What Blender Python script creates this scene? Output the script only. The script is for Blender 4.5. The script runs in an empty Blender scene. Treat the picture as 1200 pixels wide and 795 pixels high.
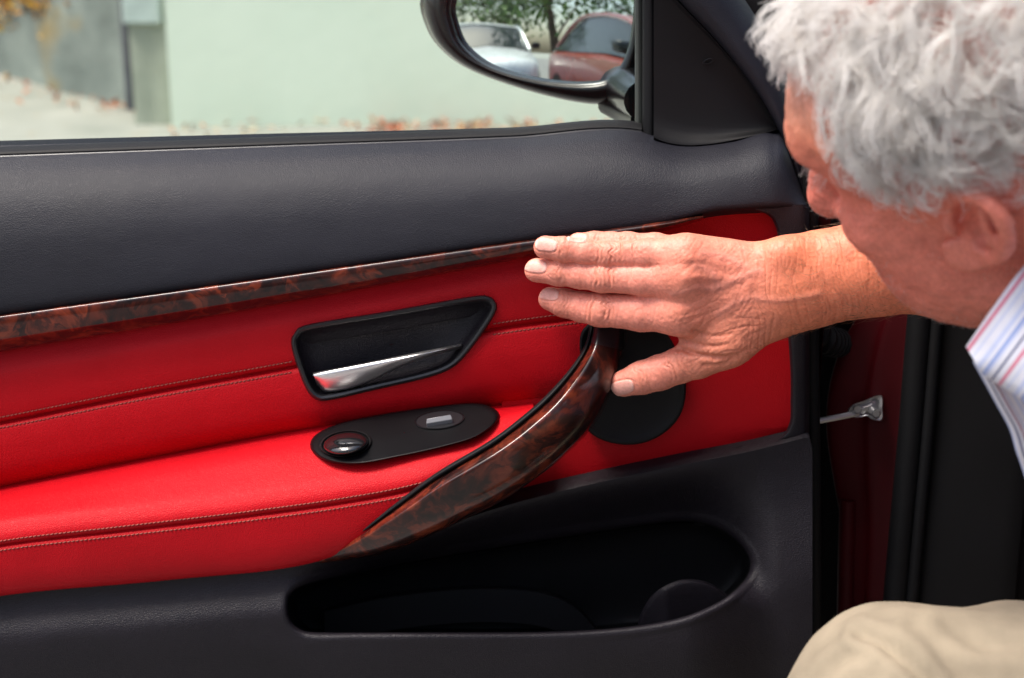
import bpy, math, random
import numpy as np
from mathutils import Vector, Matrix

random.seed(7)
RNG = np.random.default_rng(7)
scene = bpy.context.scene
COL = scene.collection

# ------------------------------------------------------------------ camera
PITCH = math.radians(18.0)
CAM = np.array([0.0, -1.28, 1.14])
FPX = 1900.0                                    # focal length in photo pixels (1200 wide)
cam_data = bpy.data.cameras.new('camera')
cam_data.sensor_width = 36.0
cam_data.lens = FPX / 1200.0 * 36.0
cam_data.clip_start = 0.05
cam_data.clip_end = 300.0
cam_data.dof.use_dof = True
cam_data.dof.focus_distance = 1.27
cam_data.dof.aperture_fstop = 6.3
cam = bpy.data.objects.new('camera', cam_data)
cam.location = CAM
cam.rotation_euler = (math.pi / 2 - PITCH, 0, 0)
COL.objects.link(cam)
scene.camera = cam

# ------------------------------------------------------------------ sky and sun
SUN_EL, SUN_AZ = math.radians(65), math.radians(-113)   # azimuth from +Y towards +X
world = bpy.data.worlds.new('World')
scene.world = world
world.use_nodes = True
wn = world.node_tree
for n in list(wn.nodes):
    wn.nodes.remove(n)
sky = wn.nodes.new('ShaderNodeTexSky')
sky.sky_type = 'NISHITA'
sky.sun_disc = False
sky.sun_elevation = SUN_EL
sky.sun_rotation = SUN_AZ
sky.air_density = 1.0
sky.dust_density = 4.0
sky.ozone_density = 0.6
bg = wn.nodes.new('ShaderNodeBackground')
bg.inputs['Strength'].default_value = 0.13
out = wn.nodes.new('ShaderNodeOutputWorld')
wn.links.new(sky.outputs[0], bg.inputs[0])
wn.links.new(bg.outputs[0], out.inputs[0])
sun_data = bpy.data.lights.new('sun', 'SUN')
sun_data.energy = 2.3
sun_data.angle = math.radians(20)
sun_data.color = (1.0, 0.95, 0.88)
sun = bpy.data.objects.new('sun', sun_data)
sd = Vector((math.sin(SUN_AZ) * math.cos(SUN_EL), math.cos(SUN_AZ) * math.cos(SUN_EL), math.sin(SUN_EL)))
sun.rotation_euler = (-sd).to_track_quat('-Z', 'Y').to_euler()
sun.location = sd * 20
COL.objects.link(sun)
vs = scene.view_settings
vs.view_transform = 'Standard'
vs.look = 'None'
vs.exposure = 1.12
vs.gamma = 1.0
vs.use_curve_mapping = False
scene.cycles.max_bounces = 20
scene.cycles.diffuse_bounces = 16
scene.cycles.transmission_bounces = 8
scene.cycles.use_denoising = True

# ------------------------------------------------------------------ helpers: points, meshes, objects
CP, SP = math.cos(PITCH), math.sin(PITCH)

def W(px, py, Y):
    """World point seen at photo pixel (px, py) on the plane y = Y (arrays welcome)."""
    px, py, Y = np.broadcast_arrays(np.asarray(px, float), np.asarray(py, float), np.asarray(Y, float))
    a = (px - 600.0) / FPX
    b = (397.5 - py) / FPX
    dx, dy, dz = a, CP + b * SP, -SP + b * CP
    t = (Y - CAM[1]) / dy
    return np.stack([CAM[0] + dx * t, Y, CAM[2] + dz * t], -1)

def px_of(p):
    d = np.asarray(p, float) - CAM
    f = d[..., 1] * CP - d[..., 2] * SP
    u = d[..., 1] * SP + d[..., 2] * CP
    return np.stack([600 + FPX * d[..., 0] / f, 397.5 - FPX * u / f], -1)

def curve1(pts, xs):
    """Smooth y(x) through (x, y) control points (finite-difference cubic), linear outside."""
    p = np.asarray(pts, float)
    x, y = p[:, 0], p[:, 1]
    n = len(x)
    d = np.diff(y) / np.diff(x)
    m = np.empty(n)
    m[0], m[-1] = d[0], d[-1]
    for i in range(1, n - 1):
        h0, h1 = x[i] - x[i - 1], x[i + 1] - x[i]
        m[i] = (d[i - 1] * h1 + d[i] * h0) / (h0 + h1)
    i = np.clip(np.searchsorted(x, xs) - 1, 0, n - 2)
    h = x[i + 1] - x[i]
    t = np.clip((xs - x[i]) / h, 0, 1)
    r = ((2 * t**3 - 3 * t**2 + 1) * y[i] + (t**3 - 2 * t**2 + t) * h * m[i]
         + (-2 * t**3 + 3 * t**2) * y[i + 1] + (t**3 - t**2) * h * m[i + 1])
    r = np.where(xs < x[0], y[0] + (xs - x[0]) * d[0], r)
    return np.where(xs > x[-1], y[-1] + (xs - x[-1]) * d[-1], r)

def polyc(pts, n, closed=False):
    """n points evenly spaced along a smooth (Catmull-Rom) curve through pts (any dimension)."""
    p = np.asarray(pts, float)
    k = len(p)
    if closed:
        q = np.vstack([p[-1], p, p[0], p[1]])
        segs = k
    else:
        q = np.vstack([2 * p[0] - p[1], p, 2 * p[-1] - p[-2]])
        segs = k - 1
    outp = []
    for i in range(segs):
        a, b, c, d = q[i], q[i + 1], q[i + 2], q[i + 3]
        for t in np.linspace(0, 1, 24, endpoint=False):
            outp.append(0.5 * (2 * b + (c - a) * t + (2 * a - 5 * b + 4 * c - d) * t * t + (3 * b - a - 3 * c + d) * t**3))
    outp.append(p[0] if closed else p[-1])
    outp = np.array(outp)
    s = np.concatenate([[0], np.cumsum(np.linalg.norm(np.diff(outp, axis=0), axis=1))])
    u = np.linspace(0, s[-1], n + 1)[:-1] if closed else np.linspace(0, s[-1], n)
    return np.stack([np.interp(u, s, outp[:, j]) for j in range(outp.shape[1])], -1)

def sstep(x, a, b):
    t = np.clip((np.asarray(x, float) - a) / (b - a), 0, 1)
    return t * t * (3 - 2 * t)

def new_mesh(name, V, F, smooth=True, colors=None, autosharp=None):
    me = bpy.data.meshes.new(name)
    V = np.asarray(V, np.float32)
    if isinstance(F, np.ndarray):
        nf, k = F.shape
        me.vertices.add(len(V)); me.vertices.foreach_set('co', V.ravel())
        me.loops.add(nf * k); me.loops.foreach_set('vertex_index', F.astype(np.int32).ravel())
        me.polygons.add(nf)
        me.polygons.foreach_set('loop_start', np.arange(0, nf * k, k, dtype=np.int32))
        me.update(calc_edges=True)
    else:
        me.from_pydata([tuple(map(float, v)) for v in V], [], [tuple(map(int, f)) for f in F])
    me.validate()
    if smooth:
        me.polygons.foreach_set('use_smooth', np.ones(len(me.polygons), bool))
    if autosharp is not None:
        try:
            me.set_sharp_from_angle(angle=math.radians(autosharp))
        except Exception:
            pass
    if colors is not None:
        at = me.color_attributes.new('tint', 'FLOAT_COLOR', 'POINT')
        c = np.ones((len(V), 4), np.float32); c[:, :3] = colors
        at.data.foreach_set('color', c.ravel())
    me.update()
    return me

def origin_of(o):
    while o.parent is not None:
        o = o.parent
    return np.array(o.location)

def obj(name, V, F, mat, parent=None, smooth=True, kind=None, label=None, colors=None, autosharp=40, solid=None, bevel=None, subdiv=0):
    """Link ONE mesh object; V in world coordinates."""
    V = np.asarray(V, float)
    if parent is not None:
        V = V - origin_of(parent)
    me = new_mesh(name, V, F, smooth, colors, autosharp)
    o = bpy.data.objects.new(name, me)
    COL.objects.link(o)
    if parent is not None:
        o.parent = parent
    if mat is not None:
        me.materials.append(mat)
    if kind: o['kind'] = kind
    if label: o['label'] = label
    if solid:
        m = o.modifiers.new('solid', 'SOLIDIFY'); m.thickness = solid; m.offset = -1
    if bevel:
        m = o.modifiers.new('bevel', 'BEVEL'); m.width = bevel; m.segments = 3; m.limit_method = 'ANGLE'
    if subdiv:
        m = o.modifiers.new('sub', 'SUBSURF'); m.levels = subdiv; m.render_levels = subdiv
    return o

def thing(name, label, cat, loc=(0, 0, 0), group=None):
    o = bpy.data.objects.new(name, None)
    o.empty_display_size = 0.1
    o.location = loc
    COL.objects.link(o)
    o['label'] = label; o['category'] = cat
    if group: o['group'] = group
    return o

def tag(o, label, cat, group=None):
    o['label'] = label; o['category'] = cat
    if group: o['group'] = group
    return o

def grid_faces(nr, nc, close_c=False, flip=False):
    r = np.arange(nr - 1)[:, None]
    c = np.arange(nc if close_c else nc - 1)[None, :]
    c2 = (c + 1) % nc
    a = r * nc + c; b = r * nc + c2; d = (r + 1) * nc + c; e = (r + 1) * nc + c2
    f = np.stack([a, b, e, d] if not flip else [a, d, e, b], -1)
    return f.reshape(-1, 4)

def blend_rails(R, nv, sharp=False):
    """R: list of (n,3) arrays -> (rows, n, 3), Catmull-Rom between rails."""
    R = [np.asarray(r, float) for r in R]
    if sharp:
        return np.array(R)
    q = [2 * R[0] - R[1]] + R + [2 * R[-1] - R[-2]]
    rows = []
    for i in range(len(R) - 1):
        a, b, c, d = q[i], q[i + 1], q[i + 2], q[i + 3]
        # tension towards straight segments when neighbours are much longer than this gap
        L = np.linalg.norm(c - b, axis=-1, keepdims=True) + 1e-9
        m0 = (c - a); m0 = m0 * np.minimum(0.5, L / (np.linalg.norm(m0, axis=-1, keepdims=True) + 1e-9))
        m1 = (d - b); m1 = m1 * np.minimum(0.5, L / (np.linalg.norm(m1, axis=-1, keepdims=True) + 1e-9))
        for t in np.linspace(0, 1, nv, endpoint=False):
            rows.append((2 * t**3 - 3 * t**2 + 1) * b + (t**3 - 2 * t**2 + t) * m0 + (-2 * t**3 + 3 * t**2) * c + (t**3 - t**2) * m1)
    rows.append(R[-1])
    return np.array(rows)

def loft(name, R, mat, parent, nv=5, flip=False, sharp=False, **kw):
    G = blend_rails(R, nv, sharp)
    return obj(name, G.reshape(-1, 3), grid_faces(G.shape[0], G.shape[1], flip=flip), mat, parent, **kw)

def tube(name, pts, rad, mat, parent, n=10, closed=False, flat=None, **kw):
    V, F = tube_vf(pts, rad, n, closed, flat)
    return obj(name, V, F, mat, parent, **kw)

def tube_vf(pts, rad, n=10, closed=False, flat=None):
    p = np.asarray(pts, float)
    k = len(p)
    rad = np.broadcast_to(np.asarray(rad, float), (k,))
    t = np.gradient(p, axis=0)
    if closed:
        t = np.roll(p, -1, 0) - np.roll(p, 1, 0)
    t /= np.linalg.norm(t, axis=1, keepdims=True) + 1e-12
    ref = np.array([0, -1.0, 0]) if flat is None else np.asarray(flat, float)
    a = np.cross(t, ref); bad = np.linalg.norm(a, axis=1) < 1e-3
    a[bad] = np.cross(t[bad], [0.3, 0.1, 1.0])
    a /= np.linalg.norm(a, axis=1, keepdims=True)
    b = np.cross(a, t)
    th = np.linspace(0, 2 * math.pi, n, endpoint=False)
    V = p[:, None] + rad[:, None, None] * (np.cos(th)[None, :, None] * a[:, None] + np.sin(th)[None, :, None] * b[:, None])
    V = V.reshape(-1, 3)
    F = grid_faces(k, n, close_c=True)
    if closed:
        i = np.arange(n); j = (i + 1) % n
        F = np.vstack([F, np.stack([(k - 1) * n + i, (k - 1) * n + j, j, i], -1)])
        return V, F
    F = [tuple(f) for f in F]
    F.append(tuple(range(n - 1, -1, -1)))
    F.append(tuple((k - 1) * n + i for i in range(n)))
    return V, F

def box_vf(lo, hi):
    x0, y0, z0 = lo; x1, y1, z1 = hi
    V = [(x0, y0, z0), (x1, y0, z0), (x1, y1, z0), (x0, y1, z0), (x0, y0, z1), (x1, y0, z1), (x1, y1, z1), (x0, y1, z1)]
    F = [(0, 3, 2, 1), (4, 5, 6, 7), (0, 1, 5, 4), (1, 2, 6, 5), (2, 3, 7, 6), (3, 0, 4, 7)]
    return V, F

def join_vf(items):
    V, F, o = [], [], 0
    for v, f in items:
        V.extend([tuple(x) for x in v])
        F.extend([tuple(int(i) + o for i in q) for q in f])
        o += len(v)
    return V, F

# ------------------------------------------------------------------ materials
def mat_new(name):
    m = bpy.data.materials.new(name)
    m.use_nodes = True
    nt = m.node_tree
    bs = nt.nodes['Principled BSDF']
    return m, nt, bs

def N(nt, typ, **kw):
    n = nt.nodes.new(typ)
    for k, v in kw.items():
        if hasattr(n, k) and k not in ('Scale', 'Detail'):
            try:
                setattr(n, k, v); continue
            except Exception:
                pass
        n.inputs[k].default_value = v
    return n

def ramp(nt, stops, interp='LINEAR'):
    r = nt.nodes.new('ShaderNodeValToRGB')
    r.color_ramp.interpolation = interp
    e = r.color_ramp.elements
    while len(e) < len(stops):
        e.new(0.5)
    for el, (p, c) in zip(e, stops):
        el.position = p
        el.color = (*c, 1) if len(c) == 3 else c
    return r

def coords(nt, scale=None):
    tc = nt.nodes.new('ShaderNodeTexCoord')
    if scale is None:
        return tc.outputs['Object']
    mp = nt.nodes.new('ShaderNodeMapping')
    mp.inputs['Scale'].default_value = scale
    nt.links.new(tc.outputs['Object'], mp.inputs['Vector'])
    return mp.outputs[0]

def bump(nt, bs, height, strength, dist, prev=None):
    b = nt.nodes.new('ShaderNodeBump')
    b.inputs['Strength'].default_value = strength
    b.inputs['Distance'].default_value = dist
    nt.links.new(height, b.inputs['Height'])
    if prev is not None:
        nt.links.new(prev, b.inputs['Normal'])
    nt.links.new(b.outputs[0], bs.inputs['Normal'])
    return b.outputs[0]

def leather(name, c0, c1, rough, cell=620, bst=0.35, spec=0.5, coat=0.0):
    m, nt, bs = mat_new(name)
    L = nt.links.new
    co = coords(nt)
    n1 = N(nt, 'ShaderNodeTexNoise', Scale=9.0, Detail=4.0); L(co, n1.inputs['Vector'])
    r = ramp(nt, [(0.3, c0), (0.7, c1)]); L(n1.outputs[0], r.inputs[0]); L(r.outputs[0], bs.inputs['Base Color'])
    v = N(nt, 'ShaderNodeTexVoronoi', feature='DISTANCE_TO_EDGE', Scale=cell); L(co, v.inputs['Vector'])
    vr = ramp(nt, [(0.0, (0, 0, 0)), (0.25, (1, 1, 1))]); L(v.outputs['Distance'], vr.inputs[0])
    n2 = N(nt, 'ShaderNodeTexNoise', Scale=cell * 0.35, Detail=3.0); L(co, n2.inputs['Vector'])
    p = bump(nt, bs, vr.outputs[0], bst, 0.0006)
    p = bump(nt, bs, n2.outputs[0], bst * 0.6, 0.0008, p)
    n3 = N(nt, 'ShaderNodeTexNoise', Scale=22.0, Detail=2.0); L(co, n3.inputs['Vector'])
    p = bump(nt, bs, n3.outputs[0], 0.12, 0.01, p)
    rr = N(nt, 'ShaderNodeMapRange'); L(n1.outputs[0], rr.inputs[0])
    rr.inputs[3].default_value = rough - 0.06; rr.inputs[4].default_value = rough + 0.06
    L(rr.outputs[0], bs.inputs['Roughness'])
    bs.inputs['Specular IOR Level'].default_value = spec
    bs.inputs['Coat Weight'].default_value = coat
    bs.inputs['Coat Roughness'].default_value = 0.3
    return m

def plain(name, c, rough=0.5, metal=0.0, coat=0.0, spec=0.5, noise=None, bst=0.0, bscale=80.0, bdist=0.001):
    m, nt, bs = mat_new(name)
    L = nt.links.new
    co = coords(nt)
    n1 = N(nt, 'ShaderNodeTexNoise', Scale=noise or 14.0, Detail=5.0); L(co, n1.inputs['Vector'])
    d = tuple(x * 0.82 for x in c); u = tuple(min(1, x * 1.12) for x in c)
    r = ramp(nt, [(0.3, d), (0.7, u)]); L(n1.outputs[0], r.inputs[0]); L(r.outputs[0], bs.inputs['Base Color'])
    bs.inputs['Roughness'].default_value = rough
    rr = N(nt, 'ShaderNodeMapRange'); L(n1.outputs[0], rr.inputs[0])
    rr.inputs[3].default_value = max(0.02, rough - 0.05); rr.inputs[4].default_value = rough + 0.05
    L(rr.outputs[0], bs.inputs['Roughness'])
    bs.inputs['Metallic'].default_value = metal
    bs.inputs['Coat Weight'].default_value = coat
    bs.inputs['Coat Roughness'].default_value = 0.04
    bs.inputs['Specular IOR Level'].default_value = spec
    if bst:
        n2 = N(nt, 'ShaderNodeTexNoise', Scale=bscale, Detail=4.0); L(co, n2.inputs['Vector'])
        bump(nt, bs, n2.outputs[0], bst, bdist)
    return m

def burl(name):
    m, nt, bs = mat_new(name)
    L = nt.links.new
    co = coords(nt)
    w = N(nt, 'ShaderNodeTexNoise', Scale=26.0, Detail=5.0, Distortion=1.6); L(co, w.inputs['Vector'])
    mx = nt.nodes.new('ShaderNodeMixRGB'); mx.inputs[0].default_value = 0.045
    L(co, mx.inputs[1]); L(w.outputs['Color'], mx.inputs[2])
    n1 = N(nt, 'ShaderNodeTexNoise', Scale=55.0, Detail=9.0, Distortion=0.8); L(mx.outputs[0], n1.inputs['Vector'])
    v = N(nt, 'ShaderNodeTexVoronoi', Scale=95.0); L(mx.outputs[0], v.inputs['Vector'])
    r = ramp(nt, [(0.32, (0.008, 0.003, 0.003)), (0.47, (0.040, 0.008, 0.005)), (0.59, (0.14, 0.022, 0.009)), (0.75, (0.24, 0.048, 0.018))])
    L(n1.outputs[0], r.inputs[0])
    n0 = N(nt, 'ShaderNodeTexNoise', Scale=17.0, Detail=3.0); L(co, n0.inputs['Vector'])
    r0 = ramp(nt, [(0.36, (0.20, 0.16, 0.16)), (0.62, (1, 1, 1))]); L(n0.outputs[0], r0.inputs[0])
    rv = ramp(nt, [(0.03, (0.25, 0.2, 0.2)), (0.20, (1, 1, 1))]); L(v.outputs['Distance'], rv.inputs[0])
    m1 = nt.nodes.new('ShaderNodeMixRGB'); m1.blend_type = 'MULTIPLY'; m1.inputs[0].default_value = 0.85
    L(r.outputs[0], m1.inputs[1]); L(r0.outputs[0], m1.inputs[2])
    m2 = nt.nodes.new('ShaderNodeMixRGB'); m2.blend_type = 'MULTIPLY'; m2.inputs[0].default_value = 0.6
    L(m1.outputs[0], m2.inputs[1]); L(rv.outputs[0], m2.inputs[2])
    L(m2.outputs[0], bs.inputs['Base Color'])
    bs.inputs['Roughness'].default_value = 0.4
    bs.inputs['Specular IOR Level'].default_value = 0.15
    bs.inputs['Coat Weight'].default_value = 1.0
    bs.inputs['Coat Roughness'].default_value = 0.10
    bs.inputs['Coat IOR'].default_value = 1.42
    return m

M = {}
M['soft_black'] = leather('grained_black_vinyl', (0.0056, 0.0056, 0.0098), (0.0080, 0.0080, 0.0140), 0.57, 600, 0.3, spec=0.33)
M['hard_black'] = leather('black_plastic', (0.0085, 0.0068, 0.0100), (0.0125, 0.0100, 0.0145), 0.5, 560, 0.38, spec=0.30)
M['red'] = leather('red_leather', (0.40, 0.0016, 0.0060), (0.48, 0.0028, 0.0090), 0.52, 640, 0.32, spec=0.17)
M['stitch'] = plain('red_brown_thread', (0.26, 0.055, 0.04), 0.7)
M['burl'] = burl('burl_wood')
M['satin_black'] = plain('satin_black', (0.010, 0.010, 0.012), 0.34, bst=0.05, bscale=900, bdist=0.0003)
M['matte_black'] = plain('matte_black', (0.005, 0.0047, 0.0055), 0.6, spec=0.22, bst=0.15, bscale=700, bdist=0.0004)
M['gloss_black'] = plain('gloss_black', (0.006, 0.006, 0.007), 0.22, spec=0.4)
M['rubber'] = plain('rubber', (0.006, 0.006, 0.007), 0.6, spec=0.2, bst=0.1, bscale=300)
M['chrome'] = plain('brushed_chrome', (0.88, 0.86, 0.87), 0.33, metal=1.0, bst=0.02, bscale=200)
M['steel'] = plain('worn_steel', (0.42, 0.42, 0.43), 0.35, metal=0.9, bst=0.2, bscale=250)
M['red_paint'] = plain('dark_red_paint', (0.055, 0.0025, 0.005), 0.3, coat=0.3, spec=0.3)
M['jamb_paint'] = plain('shaded_red_paint', (0.05, 0.002, 0.004), 0.5, spec=0.15)  # base darkened for the shade the jamb stands in
M['white_paint'] = plain('white_paint', (0.75, 0.77, 0.78), 0.25, coat=0.8)
M['dark_glass'] = plain('dark_glass', (0.03, 0.04, 0.045), 0.05, spec=0.8)

def mk_mirror():
    m, nt, bs = mat_new('mirror_silver')
    bs.inputs['Base Color'].default_value = (0.86, 0.89, 0.90, 1)
    bs.inputs['Metallic'].default_value = 1.0
    bs.inputs['Roughness'].default_value = 0.0
    return m
M['mirror'] = mk_mirror()

def mk_glass():
    m, nt, bs = mat_new('window_glass')
    nt.nodes.remove(bs)
    o = nt.nodes['Material Output']
    t = nt.nodes.new('ShaderNodeBsdfTransparent'); t.inputs[0].default_value = (0.92, 0.965, 0.925, 1)
    g = nt.nodes.new('ShaderNodeBsdfGlossy'); g.inputs['Roughness'].default_value = 0.0
    fr = nt.nodes.new('ShaderNodeFresnel'); fr.inputs[0].default_value = 1.45
    mul = nt.nodes.new('ShaderNodeMath'); mul.operation = 'MULTIPLY'; mul.inputs[1].default_value = 1.0
    mx = nt.nodes.new('ShaderNodeMixShader')
    nt.links.new(fr.outputs[0], mul.inputs[0]); nt.links.new(mul.outputs[0], mx.inputs[0])
    nt.links.new(t.outputs[0], mx.inputs[1]); nt.links.new(g.outputs[0], mx.inputs[2])
    nt.links.new(mx.outputs[0], o.inputs[0])
    return m
M['glass'] = mk_glass()

def masonry(name, stops, scale, bst=0.4, rough=0.9, stain=None):
    m, nt, bs = mat_new(name)
    L = nt.links.new
    co = coords(nt)
    n1 = N(nt, 'ShaderNodeTexNoise', Scale=scale, Detail=8.0, Roughness=0.6); L(co, n1.inputs['Vector'])
    r = ramp(nt, stops); L(n1.outputs[0], r.inputs[0])
    last = r.outputs[0]
    if stain:
        n3 = N(nt, 'ShaderNodeTexNoise', Scale=stain[0], Detail=6.0); L(co, n3.inputs['Vector'])
        r3 = ramp(nt, [(stain[2], (0, 0, 0)), (stain[2] + 0.12, (1, 1, 1))]); L(n3.outputs[0], r3.inputs[0])
        mx = nt.nodes.new('ShaderNodeMixRGB'); mx.inputs[2].default_value = (*stain[1], 1)
        L(r3.outputs[0], mx.inputs[0]); L(last, mx.inputs[1]); last = mx.outputs[0]
    L(last, bs.inputs['Base Color'])
    n2 = N(nt, 'ShaderNodeTexNoise', Scale=scale * 14, Detail=6.0); L(co, n2.inputs['Vector'])
    bump(nt, bs, n2.outputs[0], bst, 0.01)
    bs.inputs['Roughness'].default_value = rough
    return m
M['wall'] = masonry('pale_green_render', [(0.3, (0.56, 0.65, 0.53)), (0.7, (0.63, 0.71, 0.59))], 1.3, 0.15)
M['grey_wall'] = masonry('grey_stained_concrete', [(0.28, (0.10, 0.12, 0.11)), (0.5, (0.19, 0.22, 0.20)), (0.72, (0.31, 0.34, 0.30))], 2.6, 0.5, stain=(2.2, (0.24, 0.18, 0.08), 0.6))
M['pillar'] = masonry('weathered_pillar', [(0.3, (0.24, 0.27, 0.21)), (0.7, (0.38, 0.41, 0.33))], 4.0, 0.4)
M['pavement'] = masonry('pale_pavement', [(0.3, (0.21, 0.22, 0.19)), (0.7, (0.31, 0.31, 0.275))], 3.0, 0.3, stain=(9.0, (0.30, 0.24, 0.16), 0.62))
M['asphalt'] = masonry('worn_concrete', [(0.3, (0.15, 0.145, 0.14)), (0.7, (0.22, 0.215, 0.205))], 30.0, 0.5)
M['pipe'] = plain('dark_pipe', (0.06, 0.065, 0.075), 0.5)

def leafmat(name, stops, scale=30.0):
    m, nt, bs = mat_new(name)
    L = nt.links.new
    at = nt.nodes.new('ShaderNodeAttribute'); at.attribute_name = 'tint'
    sp = nt.nodes.new('ShaderNodeSeparateColor'); L(at.outputs['Color'], sp.inputs[0])
    r = ramp(nt, stops); L(sp.outputs[0], r.inputs[0]); L(r.outputs[0], bs.inputs['Base Color'])
    bs.inputs['Roughness'].default_value = 0.6
    return m
M['autumn'] = leafmat('autumn_leaf', [(0.0, (0.20, 0.06, 0.035)), (0.35, (0.44, 0.12, 0.05)), (0.7, (0.46, 0.21, 0.09)), (1.0, (0.38, 0.30, 0.16))])
M['orange_leaf'] = leafmat('orange_leaf', [(0.0, (0.30, 0.12, 0.02)), (0.5, (0.55, 0.27, 0.03)), (1.0, (0.55, 0.42, 0.10))])
M['green_leaf'] = leafmat('green_leaf', [(0.0, (0.03, 0.08, 0.012)), (0.5, (0.09, 0.20, 0.03)), (1.0, (0.20, 0.34, 0.07))])
M['bark'] = masonry('bark', [(0.3, (0.07, 0.045, 0.03)), (0.7, (0.17, 0.11, 0.07))], 9.0, 0.8)
# ================================================================== THE SETTING
def leaves_vf(centers, size, rng, up=0.5):
    """Small pointed leaves (2 bent quads each) around given centres; returns V, F, tint."""
    n = len(centers)
    s = size * rng.uniform(0.6, 1.3, n)
    d = rng.normal(size=(n, 3)); d /= np.linalg.norm(d, axis=1, keepdims=True)
    nn = rng.normal(size=(n, 3)) + np.array([0, 0, up * 3]); nn -= (nn * d).sum(1, keepdims=True) * d
    nn /= np.linalg.norm(nn, axis=1, keepdims=True)
    w = np.cross(nn, d)
    P = np.asarray(centers)
    S = s[:, None]
    v0 = P - d * S * 0.5
    v1 = P + w * S * 0.28 + nn * S * 0.10
    v2 = P + d * S * 0.5 - nn * S * 0.08
    v3 = P - w * S * 0.28 + nn * S * 0.10
    V = np.stack([v0, v1, v2, v3], 1).reshape(-1, 3)
    i = np.arange(n)[:, None] * 4
    F = np.concatenate([i + np.array([[0, 1, 2]]), i + np.array([[0, 2, 3]])], 0)
    t = np.repeat(rng.uniform(0, 1, n), 4)
    return V, F, np.stack([t, t, t], -1)

WALL_Y = 4.85
# ground: one gently uneven sheet, rising towards the back left as the yard does
gx = np.concatenate([np.linspace(-120, -8, 16), np.linspace(-7, 7, 70), np.linspace(8, 120, 16)])
gy = np.concatenate([np.linspace(-120, -9, 14), np.linspace(-8, 9, 80), np.linspace(10, 120, 14)])
GX, GY = np.meshgrid(gx, gy)
def ground_z(x, y):
    return 0.16 * sstep(y, 4.6, 7.0) * sstep(-np.asarray(x), 1.0, 3.0) + 0.006 * np.sin(np.asarray(x) * 3.1) * np.sin(np.asarray(y) * 2.3)
G = np.stack([GX, GY, ground_z(GX, GY)], -1)
obj('ground', G.reshape(-1, 3), grid_faces(G.shape[0], G.shape[1]), M['pavement'], kind='structure')

rx, ry = np.meshgrid(np.linspace(-40, 40, 60), np.linspace(-40, 2.0, 50))
rd = np.stack([rx, ry, ground_z(rx, ry) + 0.006], -1)
obj('unseen_road', rd.reshape(-1, 3), grid_faces(50, 60), M['asphalt'], kind='structure')  # added unseen sheet; its tone sets how much light bounces up
# pale green rendered wall seen through the window
xl = W(196, 60, WALL_Y)[0]
def slab(lo, hi, nx, ny, amp, rng):
    """Front-facing uneven slab with thickness."""
    V, F = box_vf(lo, hi)
    xs = np.linspace(lo[0], hi[0], nx); zs = np.linspace(lo[2], hi[2], ny)
    X, Z = np.meshgrid(xs, zs)
    Y = lo[1] + amp * rng.normal(size=X.shape) * 0.5
    Y[0] = Y[-1] = lo[1]; Y[:, 0] = Y[:, -1] = lo[1]
    FV = np.stack([X, Y, Z], -1).reshape(-1, 3)
    F = [f for k, f in enumerate(F) if k != 2]
    return join_vf([(V, F), (FV, grid_faces(ny, nx))])
V, F = slab((xl, WALL_Y, -0.05), (xl + 9.0, WALL_Y + 0.28, 3.1), 30, 12, 0.006, RNG)
tag(obj('garden_wall', V, F, M['wall'], autosharp=30), 'tall pale green rendered wall beyond the car window', 'wall')['kind'] = 'thing'
# weathered pillar between the two walls
x0 = W(152, 60, WALL_Y + 0.05)[0]
V, F = slab((x0, WALL_Y + 0.06, -0.05), (xl - 0.012, WALL_Y + 0.34, 2.4), 6, 14, 0.01, RNG)
pil = thing('gate_pillar', 'narrow weathered grey green pillar at the edge of the green wall', 'pillar', (x0, WALL_Y + 0.1, 0))
obj('shaft', V, F, M['pillar'], pil, autosharp=30)
zc = W(170, 30, WALL_Y)[2]
V, F = box_vf((x0 - 0.015, WALL_Y + 0.03, zc), (xl - 0.02, WALL_Y + 0.36, 2.46))
obj('cap_block', V, F, plain('pale_block', (0.42, 0.50, 0.46), 0.9), pil, bevel=0.01)
# dark drain pipe
xp = W(147, 60, WALL_Y + 0.03)[0]
p = np.array([[xp, WALL_Y + 0.10, z] for z in np.linspace(0.05, 2.9, 24)])
pil['kind'] = 'thing'
dp = thing('drain_pipe', 'dark vertical drain pipe between grey wall and pillar', 'pipe', (xp, WALL_Y + 0.1, 0))
tube('pipe', p, 0.030, M['pipe'], dp, n=14)
for z in (0.55, 1.6):
    tube('bracket', np.array([[xp, WALL_Y + 0.10, z], [xp, WALL_Y + 0.10, z + 0.03]]), 0.038, M['pipe'], dp, n=14)
# receding stained wall on the left, its foot runs uphill and away
a = np.array([x0 - 0.005, WALL_Y + 0.30]); b = np.array([x0 - 3.2, WALL_Y + 3.0])
ns = 40; nz = 14
u = np.linspace(0, 1, ns); z = np.linspace(-0.1, 2.6, nz)
UU, ZZ = np.meshgrid(u, z)
D = b - a; Nn = np.array([D[1], -D[0]]); Nn = Nn / np.linalg.norm(Nn)
Nn = -Nn if Nn[1] > 0 else Nn
jit = RNG.normal(size=UU.shape) * 0.012
FV = np.stack([a[0] + D[0] * UU + Nn[0] * jit, a[1] + D[1] * UU + Nn[1] * jit, ZZ], -1)
BV = FV.copy(); BV[..., 1] += 0.3
V = np.concatenate([FV.reshape(-1, 3), BV.reshape(-1, 3)])
F = [tuple(f) for f in grid_faces(nz, ns)] + [tuple(i + nz * ns for i in f[::-1]) for f in grid_faces(nz, ns)]
top = (nz - 1) * ns
F += [(top + i, top + i + 1, top + i + 1 + nz * ns, top + i + nz * ns) for i in range(ns - 1)]
F += [(j * ns, (j + 1) * ns, (j + 1) * ns + nz * ns, j * ns + nz * ns) for j in range(nz - 1)]
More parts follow.
